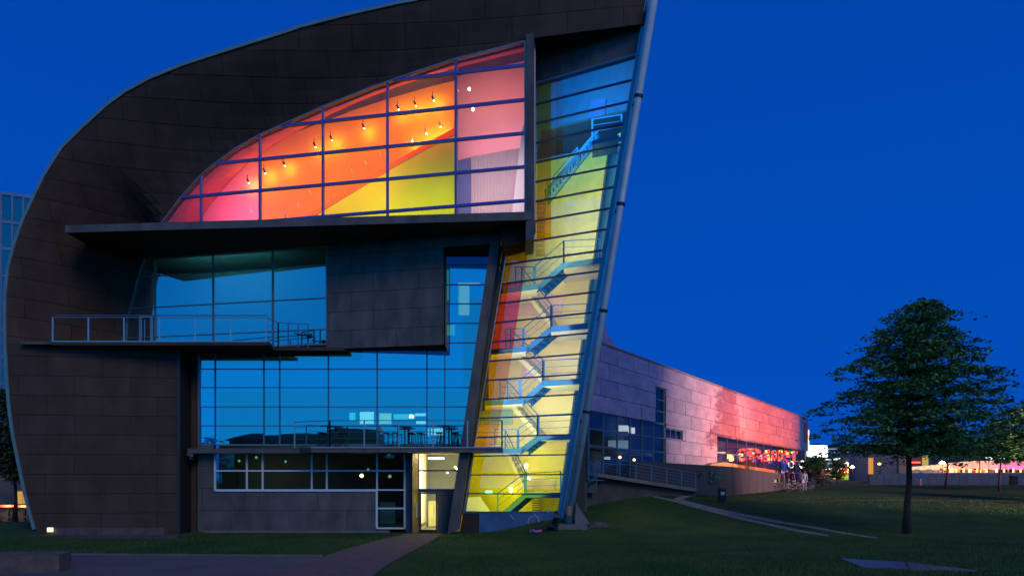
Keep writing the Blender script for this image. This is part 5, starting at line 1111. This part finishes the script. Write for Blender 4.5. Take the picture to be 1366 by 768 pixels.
area_light('cafe_light', (at(350, 0, 39).x, 38.9, 4.0), (0, .2, -1), 3.5, 1, 26, (1, .85, .6)); 
nt_ = tag(MB().box((at(517, 0, 37.9).x, 37.9, .95), (.78, .04, 1.1)).build('window_poster', mat('pale blue poster', (.2, .34, .42), .7)), 'pale blue poster standing inside the low window by the entrance', 'poster')
# ================================================================== WHAT THE GLASS MIRRORS: houses and trees behind the viewer
bh = empty('opposite_building', (-16, -44, 0), 'plain dark stone building across the street behind the viewer, mirrored in the glass', 'building')
MB().box((-33, -50, 4.8), (24, 12, 9.6)).box((-4, -50, 3.0), (34, 10, 6.)).build('wall', DKB, bh); MB().prism([(-46, -43.9, 9.6), (-20, -43.9, 9.6), (-21, -46, 10.9), (-42, -46, 10.9)], (0, -6, 0)).build('roof', DARK, bh)
for i in range(12): MB().box((-33+3.2*i, -43.9, 5.5), (1.3, .3, 2.0)).build('window', NAVY, bh)
p = (-46, -38, 0); tree('mirrored_tree', p, 9, 3.4, 2.6, lambda t: 1-.6*t, LEAF, 'leafy tree behind the viewer left of the opposite building, seen mirrored', seed=44, nl=36, clump=20, leaf=.2, tr=.2)
# ================================================================== small rider monument out on the right, its shadow falls on the wing
Pw = wpt(985, E+3.9); Lw = Vector((70, 20, 1.2)); mc = Lw.lerp(Pw, .5); tz = mc.z-1.05
MO = empty('rider_statue', (mc.x, mc.y, H(mc.x, mc.y)), 'dark bronze horse and rider on a tall stone plinth right of the lawn', 'statue')
MB().box((mc.x, mc.y, (tz-.1)/2), (1.5, 1.5, tz-.1)).box((mc.x, mc.y, tz-.02), (1.75, 1.75, .16)).build('plinth', GRAN, MO)
wd = Vector((PW.d.x, PW.d.y, 0)); o_ = Vector((mc.x, mc.y, tz+.06))-Vector(MO.location)
def hp(a, b, z): return tuple(o_+wd*a*.62+Vector((wd.y, -wd.x, 0))*b*.62+Vector((0, 0, z*.62)))
body('horse', [hp(0,0,1.45), hp(-.6,0,1.5), hp(.55,0,1.5), hp(.9,0,1.95), hp(1.1,0,2.3), hp(1.5,0,2.1), hp(-.85,0,1.35), hp(-1.1,0,.7),
  hp(-.65,.2,1.2), hp(-.8,.2,.65), hp(-.7,.2,.05), hp(-.6,-.2,1.2), hp(-.65,-.2,.6), hp(-.75,-.2,.05), hp(.55,.2,1.1), hp(.6,.2,.6), hp(.55,.2,.05), hp(.6,-.2,1.1), hp(.95,-.2,.8), hp(.8,-.2,.35)],
  [(0,1),(0,2),(2,3),(3,4),(4,5),(1,6),(6,7),(1,8),(8,9),(9,10),(1,11),(11,12),(12,13),(2,14),(14,15),(15,16),(2,17),(17,18),(18,19)],
  [.2,.21,.2,.12,.11,.06,.06,.05,.1,.05,.04,.1,.05,.04,.08,.045,.04,.08,.045,.04], DARK, MO)
body('rider', [hp(.05,0,1.7), hp(.05,0,2.1), hp(.05,0,2.5), hp(.05,0,2.68), hp(.07,0,2.9), hp(.05,.25,2.45), hp(.2,.32,2.1), hp(.45,.12,2.0), hp(.05,-.25,2.45), hp(.2,-.32,2.1), hp(.45,-.12,2.0), hp(.15,.3,1.5), hp(.05,.36,.95), hp(.15,-.3,1.5), hp(.05,-.36,.95)],
  [(0,1),(1,2),(2,3),(3,4),(2,5),(5,6),(6,7),(2,8),(8,9),(9,10),(0,11),(11,12),(0,13),(13,14)], [.12,.12,.13,.05,.09,.06,.045,.03,.06,.045,.03,.07,.05,.07,.05], DARK, MO)
